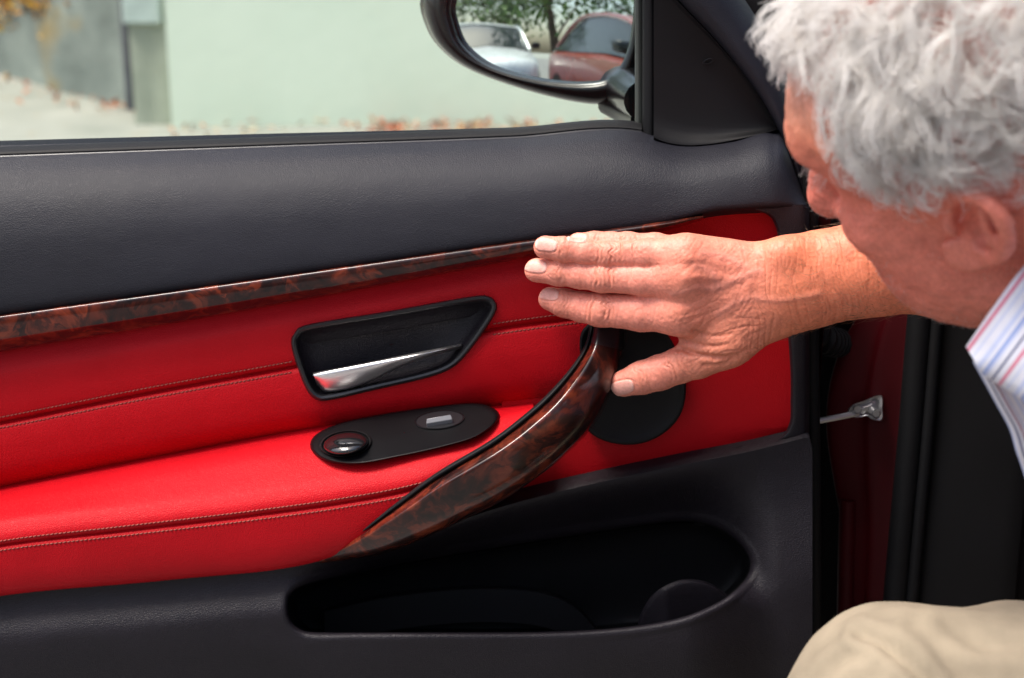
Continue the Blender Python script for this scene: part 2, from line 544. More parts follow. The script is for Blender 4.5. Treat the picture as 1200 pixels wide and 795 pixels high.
tag(obj('stained_wall', V, F, M['grey_wall'], autosharp=None), 'stained grey concrete wall with rusty patches at the far left', 'wall')['kind'] = 'thing'
# orange autumn climber hanging on that wall
pc = W(28, 5, 6.6)
cl = thing('climbing_plant', 'orange and yellow autumn climber hanging over the grey wall', 'plant', (pc[0], 6.3, 0))
cen = []
for k in range(1500):
    q = RNG.normal(size=2)
    px = 25 + 34 * q[0]; py = -4 + 18 * q[1] - 0.35 * abs(px - 25) * (1 if px > 25 else 0.4)
    uu = np.clip((W(px, py, 6.3)[0] - a[0]) / D[0], 0, 1)
    yy = a[1] + D[1] * uu - 0.05 - abs(RNG.normal()) * 0.06
    cen.append(W(px, py, yy))
V, F, T = leaves_vf(np.array(cen), 0.055, RNG, 0.0)
obj('foliage', V, F, M['orange_leaf'], cl, colors=T, kind='stuff', smooth=False, autosharp=None)
st = np.array([W(px, py, a[1] + D[1] * np.clip((W(px, py, 6.3)[0] - a[0]) / D[0], 0, 1) - 0.05) for px, py in ((16, 84), (19, 60), (17, 35), (24, 5), (30, -25))])
tube('stem', polyc(st, 24), np.linspace(0.03, 0.014, 24), M['bark'], cl, n=8)

# fallen leaves along the foot of the wall and blown over the yard
cen = []
for k in range(900):
    r = RNG.uniform()
    if r < 0.62:
        px = RNG.uniform(430, 1150) if RNG.uniform() < 0.93 else RNG.uniform(215, 430)
        y = WALL_Y - abs(RNG.normal()) * 0.16 - 0.02
        x = W(px, 140, WALL_Y)[0]
        if RNG.uniform() < 0.4 * (0.5 + 0.5 * math.sin(x * 5.0)):
            continue
    elif r < 0.80:
        uu = RNG.uniform(0.0, 0.9); off = abs(RNG.normal()) * 0.10 + 0.03
        x = a[0] + D[0] * uu + Nn[0] * off; y = a[1] + D[1] * uu + Nn[1] * off
    else:
        x = RNG.uniform(-3.2, 3.2); y = RNG.uniform(1.2, 6.0)
        if y > WALL_Y - 0.05 and x > xl: continue
    cen.append((x, y, float(ground_z(x, y)) + RNG.uniform(0.012, 0.03)))
V, F, T = leaves_vf(np.array(cen), 0.040, RNG, 1.5)
fl = obj('fallen_leaves', V, F, M['autumn'], None, colors=T, kind='stuff', smooth=False, autosharp=None)
fl['label'] = 'rust coloured fallen leaves littering the foot of the green wall'

# ================================================================== THE CAR DOOR
car = thing('car', 'dark red car with its door open, trimmed in red leather, black vinyl and burl wood', 'car', (0.5, 0.05, 0.0))
X0 = -330                                     # the door runs on past the left edge of the picture
def rail(xs, py, Y):
    return W(xs, py, np.broadcast_to(Y, xs.shape))
sill = [(-330, 197), (0, 184), (300, 173), (600, 162), (750, 155), (800, 166), (860, 161), (905, 151), (920, 158), (933, 200), (947, 243)]
trim_t = [(-330, 420), (0, 373), (300, 331), (625, 284), (805, 259), (840, 254)]
trim_b = [(-330, 474), (0, 415), (200, 382), (400, 346), (625, 303), (780, 273), (820, 261)]
panel_b = [(-330, 420), (0, 373), (300, 331), (625, 284), (790, 261), (830, 251), (880, 246), (947, 244)]

# ---- outer skin of the door (red paint), seen from beside
b0 = W(-345, 985, 0.0); s0 = W(-345, 200, 0.0)
def skin(px, f):
    z0 = 0.27; s = curve1(sill, px)
    zt = W(px, s - 4, 0.095)[..., 2]
    x = W(px, 600, 0.05)[..., 0]
    z = z0 + (zt - z0) * f
    y = 0.095 + 0.075 * np.sin(np.clip(f, 0, 1) * np.pi * 0.85 + 0.25)
    return np.stack([x, y + 0 * x, z], -1)
xs = np.linspace(-345, 948, 60)
R = [skin(xs, f) for f in np.linspace(0, 1, 14)]
R = [R[0] * [1, 0, 1] + [0, 0.03, 0]] + R + [R[-1] * [1, 0, 1] + [0, 0.088, 0.0]]
door = loft('door', R, M['red_paint'], car, nv=1, sharp=True, autosharp=60, label='open front door with red leather, black vinyl and burl wood lining')
# ---- upper panel: a soft grained roll under the window
xs = np.concatenate([np.linspace(X0, 880, 130), np.linspace(884, 947, 24)])
s_ = curve1(sill, xs); b_ = curve1(panel_b, xs)
fr_ = 1 - sstep(xs, 900, 947)
prof = [(-0.10, 0.085), (-0.02, 0.066), (0.0, 0.053), (0.035, 0.043), (0.12, 0.026), (0.28, 0.008), (0.48, -0.004), (0.70, -0.011), (0.90, -0.015), (0.97, -0.014), (1.02, -0.004), (1.05, 0.012)]
R = [rail(xs, s_ + (b_ - s_) * f, y + (1 - fr_) * 0.008) for f, y in prof]
up = loft('upper_panel', R, M['soft_black'], door, nv=5)
# window seal strips along the sill
xs = np.linspace(X0, 752, 90)
s_ = curve1(sill, xs)
R = [rail(xs, s_ + d, y) for d, y in ((6, 0.060), (-3, 0.056), (-7, 0.060), (-11, 0.068), (-12, 0.080))]
loft('window_seal', R, M['rubber'], door, nv=3)
R = [rail(xs, s_ + d, y) for d, y in ((3.5, 0.0545), (0.8, 0.0525), (-1.2, 0.0535), (-2, 0.057))]
loft('sill_bead', R, M['satin_black'], door, nv=2)

# ---- burl wood strip
xs = np.linspace(X0, 826, 140)
t_ = curve1(trim_t, xs); b_ = curve1(trim_b, xs)
hgt = np.maximum(b_ - t_, 1.5)
R = [rail(xs, t_ - 2.0, -0.006), rail(xs, t_ - 0.5, -0.020), rail(xs, t_ + 0.6, -0.0255), rail(xs, t_ + np.minimum(2.4, hgt * .3), -0.0285),
     rail(xs, t_ + hgt * 0.35, -0.0296), rail(xs, t_ + hgt * 0.66, -0.0290), rail(xs, t_ + hgt * 0.72, -0.0275), rail(xs, t_ + hgt * 0.97, -0.0150), rail(xs, t_ + hgt + 2, 0.004)]
R = [r + [0, 0.009, 0] for r in R]
loft('wood_trim', R, M['burl'], door, nv=4)

# ---- red leather insert (left field) with a sewn seam
seam = [(-330, 555), (0, 496), (170, 462), (340, 431), (580, 386), (690, 371), (760, 362)]
crease = [(-330, 640), (0, 571), (180, 536), (365, 502), (520, 482), (640, 469), (760, 455)]
xs = np.linspace(X0, 704, 430)
t_ = curve1(trim_b, xs); m_ = curve1(seam, xs); c_ = curve1(crease, xs)
R = [rail(xs, t_ - 10, 0.008), rail(xs, t_ + 3, 0.004), rail(xs, t_ + (m_ - t_) * 0.3, -0.003), rail(xs, t_ + (m_ - t_) * 0.7, -0.0048), rail(xs, m_ - 9, -0.0042),
     rail(xs, m_ - 3, -0.0020), rail(xs, m_, 0.0016), rail(xs, m_ + 3, -0.0022), rail(xs, m_ + 9, -0.0050), rail(xs, m_ + (c_ - m_) * 0.4, -0.0062),
     rail(xs, m_ + (c_ - m_) * 0.75, -0.0035), rail(xs, c_ - 5, 0.004), rail(xs, c_ + 5, 0.016), rail(xs, c_ + 14, 0.03)]
oc = polyc([(343, 408), (346, 391), (364, 381), (455, 366), (545, 350), (570, 348), (581, 357), (576, 373), (550, 410), (530, 430), (500, 442), (440, 456), (392, 467), (372, 468), (358, 452)], 96, closed=True)
def in_poly(q, poly):
    x, y = q[..., 0], q[..., 1]; r = np.zeros(x.shape, bool); j = len(poly) - 1
    for i in range(len(poly)):
        xi, yi = poly[i]; xj, yj = poly[j]
        r ^= ((yi > y) != (yj > y)) & (x < (xj - xi) * (y - yi) / (yj - yi + 1e-12) + xi)
        j = i
    return r
G = blend_rails(R, 9)
Fi = grid_faces(G.shape[0], G.shape[1])
Vi = G.reshape(-1, 3)
t_o = np.roll(oc, -1, 0) - np.roll(oc, 1, 0); t_o /= np.linalg.norm(t_o, axis=1, keepdims=True)
n_o = np.stack([-t_o[:, 1], t_o[:, 0]], -1)
n_o = n_o if ((n_o * (oc.mean(0) - oc)).sum(1)).mean() > 0 else -n_o
hole = oc + n_o * 2.2
pin = in_poly(px_of(Vi), hole)
Fi = Fi[~pin[Fi].any(1)]
ins = obj('leather_insert', Vi, Fi, M['red'], door)

def stitches(name, line, Yl, parent, step=5.2, ln=3.9, wd=0.00052, lift=0.0006):
    """Short thread stitches along a pixel polyline; one part."""
    pts = W(line[:, 0], line[:, 1], Yl - lift)
    s = np.concatenate([[0], np.cumsum(np.linalg.norm(np.diff(pts, axis=0), axis=1))])
    st = step / 1470.0; L2 = ln / 1470.0
    items = []
    for k in range(int(s[-1] / st)):
        u = np.linspace(k * st, k * st + L2, 4)
        q = np.stack([np.interp(u, s, pts[:, j]) for j in range(3)], -1)
        q[[0, -1], 1] += 0.0007
        q[:, 2] += np.linspace(-0.00022, 0.00022, 4)
        items.append(tube_vf(q, wd, 5))
    V, F = join_vf(items)
    return obj(name, V, F, M['stitch'], parent, kind='stuff', autosharp=None)
for off, yy in ((-6.5, -0.0036), (6.0, -0.0040)):
    x1 = np.linspace(-40, 345, 80)
    stitches('stitching', np.stack([x1, curve1(seam, x1) + off], -1), yy, door)
    x1 = np.linspace(578, 700, 30)
    stitches('stitching', np.stack([x1, curve1(seam, x1) + off], -1), yy, door)

lp_top = [(-330, 770), (0, 696), (200, 677), (380, 655), (480, 630), (585, 595), (700, 566), (800, 545), (880, 529), (948, 512)]
# ---- red field in front, behind the grab handle and the hand
xs = np.linspace(588, 936, 60)
R = [rail(xs, 225 + 0 * xs, 0.012), rail(xs, 300 + 0 * xs, 0.008), rail(xs, 400 + 0 * xs, 0.005), rail(xs, 500 + 0 * xs, 0.006), rail(xs, np.minimum(555, curve1(lp_top, xs) - 12), 0.008), rail(xs, curve1(lp_top, xs) + 14, 0.012)]
loft('front_insert', R, M['red'], door, nv=6)

# ---- armrest
edge = [(-330, 690), (0, 612), (150, 594), (300, 576), (400, 561), (500, 543), (560, 526), (625, 498)]
aseam = [(-330, 722), (0, 640), (150, 622), (300, 604), (400, 590), (480, 575), (560, 550), (625, 515)]
abot = [(-330, 770), (0, 698), (200, 679), (370, 658), (430, 640), (500, 608), (560, 575), (625, 532)]
xs = np.linspace(X0, 625, 130)
c_ = curve1(crease, xs); e_ = curve1(edge, xs); m_ = curve1(aseam, xs); b_ = curve1(abot, xs)
tp = 1 - 0.45 * sstep(xs, 480, 655)
R = [rail(xs, c_ - 12, 0.022), rail(xs, c_ - 2, 0.012), rail(xs, c_ + 2, 0.006), rail(xs, c_ + (e_ - c_) * 0.35, -0.026 * tp), rail(xs, c_ + (e_ - c_) * 0.7, -0.048 * tp),
     rail(xs, e_, -0.064 * tp), rail(xs, e_ + (m_ - e_) * 0.45, -0.0705 * tp), rail(xs, m_ - 7, -0.0728 * tp), rail(xs, m_ - 2.5, -0.0722 * tp), rail(xs, m_, -0.0695 * tp), rail(xs, m_ + 2.5, -0.0722 * tp),
     rail(xs, m_ + 8, -0.0735 * tp), rail(xs, m_ + (b_ - m_) * 0.6, -0.0725 * tp), rail(xs, b_ - 6, -0.069 * tp), rail(xs, b_, -0.062 * tp), rail(xs, b_ + 1, -0.04 * tp)]
arm = loft('armrest', R, M['red'], door, nv=5)
for off, yy in ((-5.5, -0.0727), (5.5, -0.0731)):
    x1 = np.linspace(-40, 505, 110)
    stitches('stitching', np.stack([x1, curve1(aseam, x1) + off], -1), yy * (1 - 0.45 * sstep(x1, 480, 655)), door)

# ---- door pull: recess, rim and chrome lever
cen = oc.mean(0)
def ring(sc, Y, dz=0.0):
    q = cen + (oc - cen) * sc
    return W(q[:, 0], q[:, 1] + dz, Y)
def inset(px_, Y):
    t = np.roll(oc, -1, 0) - np.roll(oc, 1, 0); t /= np.linalg.norm(t, axis=1, keepdims=True)
    nrm = np.stack([-t[:, 1], t[:, 0]], -1)
    if ((nrm * (cen - oc)).sum(1)).mean() < 0: nrm = -nrm
    q = oc + nrm * px_
    return W(q[:, 0], q[:, 1], Y)
rings = [inset(-1.5, 0.004), inset(-1.2, -0.0065), inset(0.2, -0.0088), inset(2, -0.0092), inset(4.5, -0.0084), inset(6.0, -0.006), inset(6.8, -0.001)]
G = np.array(rings)
hr = obj('handle_bezel', G.reshape(-1, 3), grid_faces(G.shape[0], 96, close_c=True), M['satin_black'], door)
# the dished cup behind the lever
rows = [inset(6.5, -0.003), inset(8, 0.002), inset(13, 0.008), inset(22, 0.0125)] + [W((cen + (oc - cen) * s)[:, 0], (cen + (oc - cen) * s)[:, 1], y) for s, y in ((0.55, 0.017), (0.3, 0.019), (0.02, 0.0195))]
G = blend_rails(rows, 3)
obj('recess_cup', G.reshape(-1, 3), grid_faces(G.shape[0], 96, close_c=True), M['hard_black'], door)
# lever: broad blade at the left, thin at the right
n = 40
ut = polyc([(367, 438), (410, 430), (455, 421), (500, 412), (541, 404)], n)
ub = polyc([(371, 450), (383, 459), (410, 455), (440, 444), (470, 430), (505, 418), (542, 408)], n)
tt = np.linspace(0, 1, n)
yb = -0.008 - 0.007 * np.sin(np.pi * np.clip(tt, 0, 1)) ** 0.6 + 0.006 * sstep(tt, 0.85, 1.0)
rw = [W(ut[:, 0], ut[:, 1] - 0.5, yb + 0.010), W(ut[:, 0], ut[:, 1] - 1.0, yb + 0.003), W(ut[:, 0], ut[:, 1] + 1.2, yb), W(*(0.72 * ut + 0.28 * ub + [0, 0]).T, yb - 0.0008),
      W(*(0.3 * ut + 0.7 * ub).T, yb + 0.002), W(ub[:, 0], ub[:, 1], yb + 0.0065), W(ub[:, 0], ub[:, 1] + 0.5, yb + 0.013)]
loft('lever', rw, M['chrome'], door, nv=3, solid=None)

# ---- switch panel on the armrest
def arm_pt(px, d):
    """Point on the armrest top: px along, d = 0 at the crease .. 1 at the front edge."""
    px = np.asarray(px, float); d = np.asarray(d, float)
    c = curve1(crease, px); e = curve1(edge, px); tpp = 1 - 0.45 * sstep(px, 480, 655)
    y = curve1([(0, 0.006), (0.35, -0.026), (0.7, -0.048), (1.0, -0.064), (1.25, -0.0695)], np.ravel(d)).reshape(d.shape)
    return np.stack([px + 0 * d, c + (e - c) * d, np.where(y < 0, y * tpp, y)], -1)
oval = polyc([(363, 521), (372, 508), (400, 496), (450, 485), (520, 475), (560, 473), (583, 482), (583, 495), (560, 512), (520, 524), (470, 535), (420, 544), (388, 542), (369, 533)], 90, closed=True)
oce = oval.mean(0)
def armY(px, py):
    c = curve1(crease, px); e = curve1(edge, px)
    d = (py - c) / (e - c)
    tpp = 1 - 0.45 * sstep(px, 480, 655)
    y = curve1([(-0.4, 0.018), (0, 0.006), (0.35, -0.026), (0.7, -0.048), (1.0, -0.064), (1.3, -0.0705)], d)
    return np.where(y < 0, y * tpp, y)
# a fitted flat plate a few millimetres proud of the leather
Y_o = armY(oval[:, 0], oval[:, 1]); P3 = W(oval[:, 0], oval[:, 1], Y_o)
A = np.c_[P3[:, 0], P3[:, 1], np.ones(len(P3))]; cf = np.linalg.lstsq(A, P3[:, 2], rcond=None)[0]
pn = np.array([-cf[0], -cf[1], 1.0]); pn /= np.linalg.norm(pn)
P0 = np.array([0, 0, cf[2]])
def on_plate(px, py, h):
    """Pixel point on the switch plate raised by h metres along its normal."""
    d = W(px, py, 0.0) - CAM
    t = ((P0 + pn * h - CAM) @ pn) / (d @ pn)
    return CAM + d * t[..., None]
lift0 = max(0.004, float(np.max((P3 - P0) @ pn)) + 0.0035)
def oring(q, s, h, dpy=0.0):
    c = q.mean(0); r = c + (q - c) * s
    return on_plate(r[:, 0], r[:, 1] + dpy, h)
rows = [oring(oval, 1.0, -0.012), oring(oval, 1.0, lift0 - 0.004), oring(oval, 0.985, lift0), oring(oval, 0.955, lift0 + 0.0018), oring(oval, 0.90, lift0 + 0.002), oring(oval, 0.5, lift0 + 0.0018), oring(oval, 0.01, lift0 + 0.0018)]
G = blend_rails(rows, 2)
sw = obj('switch_panel', G.reshape(-1, 3), grid_faces(G.shape[0], 90, close_c=True), plain('switch_plate_black', (0.0035, 0.0034, 0.0042), 0.42, spec=0.16, bst=0.1, bscale=800, bdist=0.0003), door)
def pxcircle(cx, cy, rx, ry, rot=0, n=48):
    th = np.linspace(0, 2 * np.pi, n, endpoint=False)
    x, y = rx * np.cos(th), ry * np.sin(th); c, s = math.cos(rot), math.sin(rot)
    return np.stack([cx + x * c - y * s, cy + x * s + y * c], -1)
h0 = lift0 + 0.002
k1 = pxcircle(405, 520, 31, 15.5, -0.12)
rows = [oring(k1, 1.0, h0 - 0.001), oring(k1, 1.0, h0 + 0.001), oring(k1, 0.94, h0 + 0.0025), oring(k1, 0.90, h0 + 0.0018)]
G = blend_rails(rows, 2)
obj('knob_ring', G.reshape(-1, 3), grid_faces(G.shape[0], 48, close_c=True), M['matte_black'], door)
k2 = pxcircle(405, 520, 27, 13.5, -0.12)
rows = [oring(k2, 1.0, h0), oring(k2, 0.99, h0 + 0.003), oring(k2, 0.94, h0 + 0.0058), oring(k2, 0.82, h0 + 0.0082), oring(k2, 0.62, h0 + 0.0100), oring(k2, 0.35, h0 + 0.0112), oring(k2, 0.01, h0 + 0.0116)]
G = blend_rails(rows, 3)
obj('mirror_knob', G.reshape(-1, 3), grid_faces(G.shape[0], 48, close_c=True), plain('glossy_knob', (0.008, 0.008, 0.009), 0.12, coat=0.8), door)
k3 = pxcircle(515, 492, 29, 10.5, -0.10)
rows = [oring(k3, 1.03, h0 - 0.0005), oring(k3, 1.02, h0 + 0.0008), oring(k3, 0.97, h0 + 0.0010), oring(k3, 0.93, h0 + 0.0002)]
G = blend_rails(rows, 2)
obj('socket_ring', G.reshape(-1, 3), grid_faces(G.shape[0], 48, close_c=True), M['gloss_black'], door)
rows = [oring(k3, 0.94, h0 + 0.0006), oring(k3, 0.60, h0 + 0.0005), oring(k3, 0.01, h0 + 0.0004)]
G = blend_rails(rows, 2)
obj('socket_dish', G.reshape(-1, 3), grid_faces(G.shape[0], 48, close_c=True), M['satin_black'], door)
# rocker standing in the dish, its upright face towards the camera
q = on_plate(np.array([501, 529, 531, 500]), np.array([497, 492, 495.5, 500.5]), h0 + 0.0006)
up_ = pn * 0.0062
V = np.vstack([q, q[[0, 1]] + up_ + (q[2] - q[1]) * 0.25, q[[2, 3]] + up_ * 0.55])
F = [(0, 1, 5, 4), (4, 5, 6, 7), (7, 6, 2, 3), (0, 4, 7, 3), (1, 2, 6, 5)]
obj('window_switch', V, F, plain('satin_grey', (0.13, 0.13, 0.14), 0.3), door, bevel=0.0006, smooth=False)

# ---- burl grab handle
n = 90
gl = polyc([(372, 658), (398, 641), (427, 620), (470, 587), (512, 556), (577, 517), (620, 484), (645, 461), (670, 432), (687, 404), (694, 372)], n)
gr = polyc([(376, 661), (410, 656), (450, 649), (500, 630), (542, 610), (585, 589), (625, 563), (662, 534), (694, 501), (716, 462), (729, 420), (735, 378)], n)
tt = np.linspace(0, 1, n)
yc = curve1([(0, -0.052), (0.12, -0.070), (0.35, -0.088), (0.6, -0.082), (0.8, -0.058), (0.92, -0.030), (1, -0.012)], tt)
def gmix(f, dy):
    q = gl * (1 - f) + gr * f
    return W(q[:, 0], q[:, 1], yc + dy)
wide = 0.35 + 0.65 * sstep(tt, 0, 0.25)
R = [gmix(0.06, 0.022), gmix(0.08, 0.006), gmix(0.10, -0.0015 * wide), gmix(0.125, -0.0060 * wide), gmix(0.20, -0.0125 * wide), gmix(0.235, -0.0142 * wide), gmix(0.30, -0.0146 * wide), gmix(0.5, -0.0125 * wide), gmix(0.72, -0.0085 * wide), gmix(0.86, -0.003 * wide), gmix(0.95, 0.006), gmix(1.0, 0.026)]
cw, cc_ = 84, 82
gh = loft('grab_handle', [r[:cw] for r in R], M['burl'], door, nv=4)
loft('handle_end', [r[cc_:] + [0, 0.0006, 0] for r in R], M['satin_black'], door, nv=3)
R = [gmix(-0.03, 0.03), gmix(-0.03, 0.008), gmix(0.0, 0.0015), gmix(0.04, 0.0008), gmix(0.075, 0.003), gmix(0.085, 0.014)]
loft('rubber_edge', R, M['rubber'], door, nv=3)
# black backing where the handle's upper end meets the panel
bk = polyc([(684, 385), (730, 366), (775, 385), (797, 420), (804, 455), (797, 487), (775, 510), (745, 521), (712, 518), (688, 503), (680, 470), (680, 425)], 80, closed=True)
bc = bk.mean(0)
rows = [W(*(bc + (bk - bc) * s).T, y) for s, y in ((1.0, 0.012), (1.0, -0.008), (0.985, -0.0100), (0.955, -0.0105), (0.92, -0.0095), (0.86, -0.0075), (0.5, -0.006), (0.02, -0.006))]
G = blend_rails(rows, 2)
obj('speaker_cover', G.reshape(-1, 3), grid_faces(G.shape[0], 80, close_c=True), M['matte_black'], door)

# ---- lower panel with its long storage pocket
pock = polyc([(337, 706), (342, 694), (365, 683), (450, 664), (560, 645), (680, 626), (780, 612), (822, 613), (852, 625), (872, 643), (880, 662), (872, 682), (845, 705), (800, 724), (740, 735), (650, 741), (500, 742), (380, 742), (352, 738), (339, 724)], 160, closed=True)
# outer boundary matched to the pocket by angle
pcn = np.array([610.0, 690.0])
topx = np.linspace(948, -330, 120)
ob = np.vstack([np.stack([topx, curve1(lp_top, topx)], -1), [(-330, y) for y in np.linspace(780, 985, 14)], np.stack([np.linspace(-300, 950, 60), np.full(60, 985.0)], -1), [(952, y) for y in np.linspace(975, 525, 30)]])
def lowY(px, py):
    top = curve1(lp_top, px)
    d = py - top
    ptop = curve1([(330, 700), (365, 683), (450, 664), (560, 645), (680, 626), (780, 612), (822, 613), (880, 640), (950, 700)], px)
    left = -0.052 - 0.016 * sstep(d, 5, 60) + 0.04 * sstep(py, 745, 960)          # plain field at the rear
    f = np.clip((py - top) / np.maximum(ptop - top, 20), 0, 1)
    lipw = sstep(py, ptop + 12, ptop + 75)
    mid = -0.016 + 0.046 * sstep(f, 0.04, 1.0)
    mid = mid * (1 - lipw) - 0.072 * lipw + 0.05 * sstep(py, 748, 960)
    right = -0.0145 - 0.0255 * sstep(d, 10, 190) + 0.03 * sstep(py, 745, 960)
    wl = 1 - sstep(px, 330, 470); wr = sstep(px, 800, 915)
    return left * wl + (1 - wl) * (mid * (1 - wr) + right * wr)
def resample_closed(q, n):
    q = np.vstack([q, q[:1]])
    s = np.concatenate([[0], np.cumsum(np.linalg.norm(np.diff(q, axis=0), axis=1))])
    u = np.linspace(0, s[-1], n + 1)[:-1]
    return np.stack([np.interp(u, s, q[:, j]) for j in (0, 1)], -1)
NB = 320
pk = resample_closed(pock, NB); obx = resample_closed(ob, NB * 4)
# matched by stretched direction from the pocket centre
def ang(q, c): return np.arctan2((q[:, 1] - c[1]) * 2.6, q[:, 0] - c[0])
# nearest outer point by normal march: blend of direction and arclength for an even mesh
oa = ang(obx, pcn); pa = ang(pk, pcn)
order = np.argsort(oa); oas = oa[order]
oo = np.stack([np.interp(pa, np.concatenate([oas - 2 * np.pi, oas, oas + 2 * np.pi]), np.tile(obx[order][:, j], 3)) for j in (0, 1)], -1)
t = np.roll(pk, -1, 0) - np.roll(pk, 1, 0); t /= np.linalg.norm(t, axis=1, keepdims=True)
pnr = np.stack([t[:, 1], -t[:, 0]], -1)
if ((pnr * (pk - pcn)).sum(1)).mean() < 0: pnr = -pnr
rows2 = []
lip = lambda q, dy: W(q[:, 0], q[:, 1], lowY(q[:, 0], q[:, 1]) + dy)
for off, dy in ((0.0, 0.020), (-0.6, 0.008), (0.4, 0.003), (2.0, 0.0006), (5.0, -0.0008), (9.0, -0.0006)):
    rows2.append(lip(pk + pnr * off, dy))
st = pk + pnr * 9.0
for f in np.linspace(0, 1, 34)[1:]:
    q = st * (1 - f) + oo * f
    rows2.append(lip(q, 0.0))
# rolled outer border
od = (oo - pcn) / np.linalg.norm(oo - pcn, axis=1, keepdims=True)
rows2.append(lip(oo + [0, 0] - od * 0.0, 0.0) + np.array([0, 0.004, 0.0015]))
rows2.append(lip(oo + od * 1.0, 0.0) + np.array([0, 0.05, 0.0]))
G = np.array(rows2)
lo = obj('lower_panel', G.reshape(-1, 3), grid_faces(G.shape[0], NB, close_c=True), M['hard_black'], door, autosharp=60)
# the pocket's own bucket
rows = [lip(pk - pnr * 0.2, 0.010), lip(pk - pnr * 0.5, 0.03)]
fl_ = np.array([0, 1.0])
for s, y in ((0.97, 0.055), (0.9, 0.062), (0.5, 0.066), (0.02, 0.066)):
    q = pcn + (pk - pcn) * s
    rows.append(W(q[:, 0], q[:, 1], y + 0 * q[:, 0]))
G = blend_rails(rows, 3)
obj('storage_pocket', G.reshape(-1, 3), grid_faces(G.shape[0], NB, close_c=True), M['matte_black'], door)
# bottle ring at the front of the pocket
q = polyc([(746, 745), (750, 722), (764, 698), (785, 684), (806, 679), (830, 683), (852, 697)], 40)
yy = np.interp(np.linspace(0, 1, 40), [0, 0.45, 1], [0.0, -0.02, 0.0])
R = [W(q[:, 0] + 5, q[:, 1] + 6, yy + 0.016), W(q[:, 0] + 2, q[:, 1] + 1, yy + 0.003), W(q[:, 0], q[:, 1], yy), W(q[:, 0] + 3, q[:, 1] + 5, yy - 0.003), W(q[:, 0] + 6, q[:, 1] + 30, yy - 0.001), W(q[:, 0] + 10, q[:, 1] + 75, yy + 0.003)]
loft('bottle_holder', R, M['hard_black'], door, nv=4)
# inner ledge
q = polyc([(380, 716), (450, 700), (540, 690), (620, 692), (670, 708), (700, 738)], 50)
R = [W(q[:, 0], q[:, 1] - 3, 0.062), W(q[:, 0], q[:, 1], 0.030), W(q[:, 0], q[:, 1] + 2, 0.026), W(q[:, 0] , q[:, 1] + 40, 0.022)]
loft('pocket_ledge', R, M['matte_black'], door, nv=3)

# ---- raised black frame down the front edge of the red field
pyv = np.concatenate([np.linspace(240, 262, 10), np.linspace(268, 490, 26), np.linspace(494, 527, 14)])
inn = curve1([(240, 862), (246, 882), (249, 894), (254, 903), (262, 908), (300, 913), (390, 924), (470, 927), (498, 925), (510, 918), (518, 906), (523, 890), (527, 860)], pyv)
R = [W(inn - 1, pyv, 0.010), W(inn - 0.3, pyv, -0.004), W(inn + 1.5, pyv, -0.0085), W(inn + 4, pyv, -0.0100), W(np.maximum(inn + 10, 936), pyv, -0.0095), W(np.maximum(inn + 14, 944) + 0 * pyv, pyv, -0.007), W(np.maximum(inn + 16, 948), pyv, 0.004), W(np.maximum(inn + 16, 949), pyv, 0.035)]
R = [r + np.array([0, 0.006, 0]) * sstep(pyv, 512, 526)[:, None] for r in R]
loft('edge_frame', R, M['hard_black'], door, nv=3, flip=True)
# edge rubber running the full height of the door's shut face
q = polyc([(950, 150), (950, 250), (951, 400), (953, 560), (954, 700), (954, 860), (953, 985)], 60)
tube('edge_seal', W(q[:, 0], q[:, 1], 0.022), 0.0065, M['rubber'], door, n=10)

# ---- mirror sail panel, window frame and guide
hyp = [(700, -118), (752, -50), (795, 0), (840, 48), (880, 98), (906, 140), (913, 152)]
xs = np.linspace(766, 911, 50)
t_ = curve1(hyp, xs); b_ = curve1([(760, 158), (775, 165), (800, 170), (830, 169), (870, 162), (915, 151)], xs)
sb = lambda f, Y: W(xs, t_ + (b_ - t_) * f, Y)
R = [sb(-0.02, 0.055), sb(0.0, 0.040), sb(0.02, 0.0385), sb(0.06, 0.043), sb(0.3, 0.047), sb(0.6, 0.047), sb(0.9, 0.044), sb(1.0, 0.036), sb(1.02, 0.05)]
sail = loft('sail_panel', R, M['matte_black'], door, nv=4)
dc = pxcircle(830, 72, 7, 3.2, -0.35, 24)
rows = [W(*(dc.mean(0) + (dc - dc.mean(0)) * s).T, y) for s, y in ((1.0, 0.050), (1.0, 0.0455), (0.8, 0.0450), (0.5, 0.0475), (0.05, 0.0485))]
G = blend_rails(rows, 2)
obj('screw_cap', G.reshape(-1, 3), grid_faces(G.shape[0], 24, close_c=True), M['satin_black'], door)
n = 60
f_in = polyc([(672, -160), (752, -50), (795, 0), (840, 48), (880, 98), (912, 151), (928, 192), (944, 240)], n)
f_out = polyc([(742, -190), (822, -75), (868, -8), (902, 48), (928, 105), (940, 155), (948, 200), (954, 244)], n)
fm = lambda f, Y: W(*(f_in * (1 - f) + f_out * f).T, Y)
R = [fm(-0.02, 0.06), fm(0.0, 0.040), fm(0.03, 0.0335), fm(0.10, 0.030), fm(0.3, 0.028), fm(0.6, 0.034), fm(0.85, 0.048), fm(0.97, 0.064), fm(1.0, 0.09)]
frm = loft('window_frame', R, M['soft_black'], door, nv=4, flip=True)
# the frame carries on over the top of the window, out of the picture
top = polyc([W(715, -170, 0.06), W(600, -255, 0.085), W(300, -330, 0.11), W(0, -350, 0.12), W(-330, -330, 0.11)], 50)
tube('frame_top', top, 0.022, M['soft_black'], door, n=12)
vert = polyc([W(-330, -330, 0.11), W(-345, -60, 0.09), W(-345, 210, 0.07)], 20)
tube('frame_rear', vert, 0.022, M['soft_black'], door, n=12)
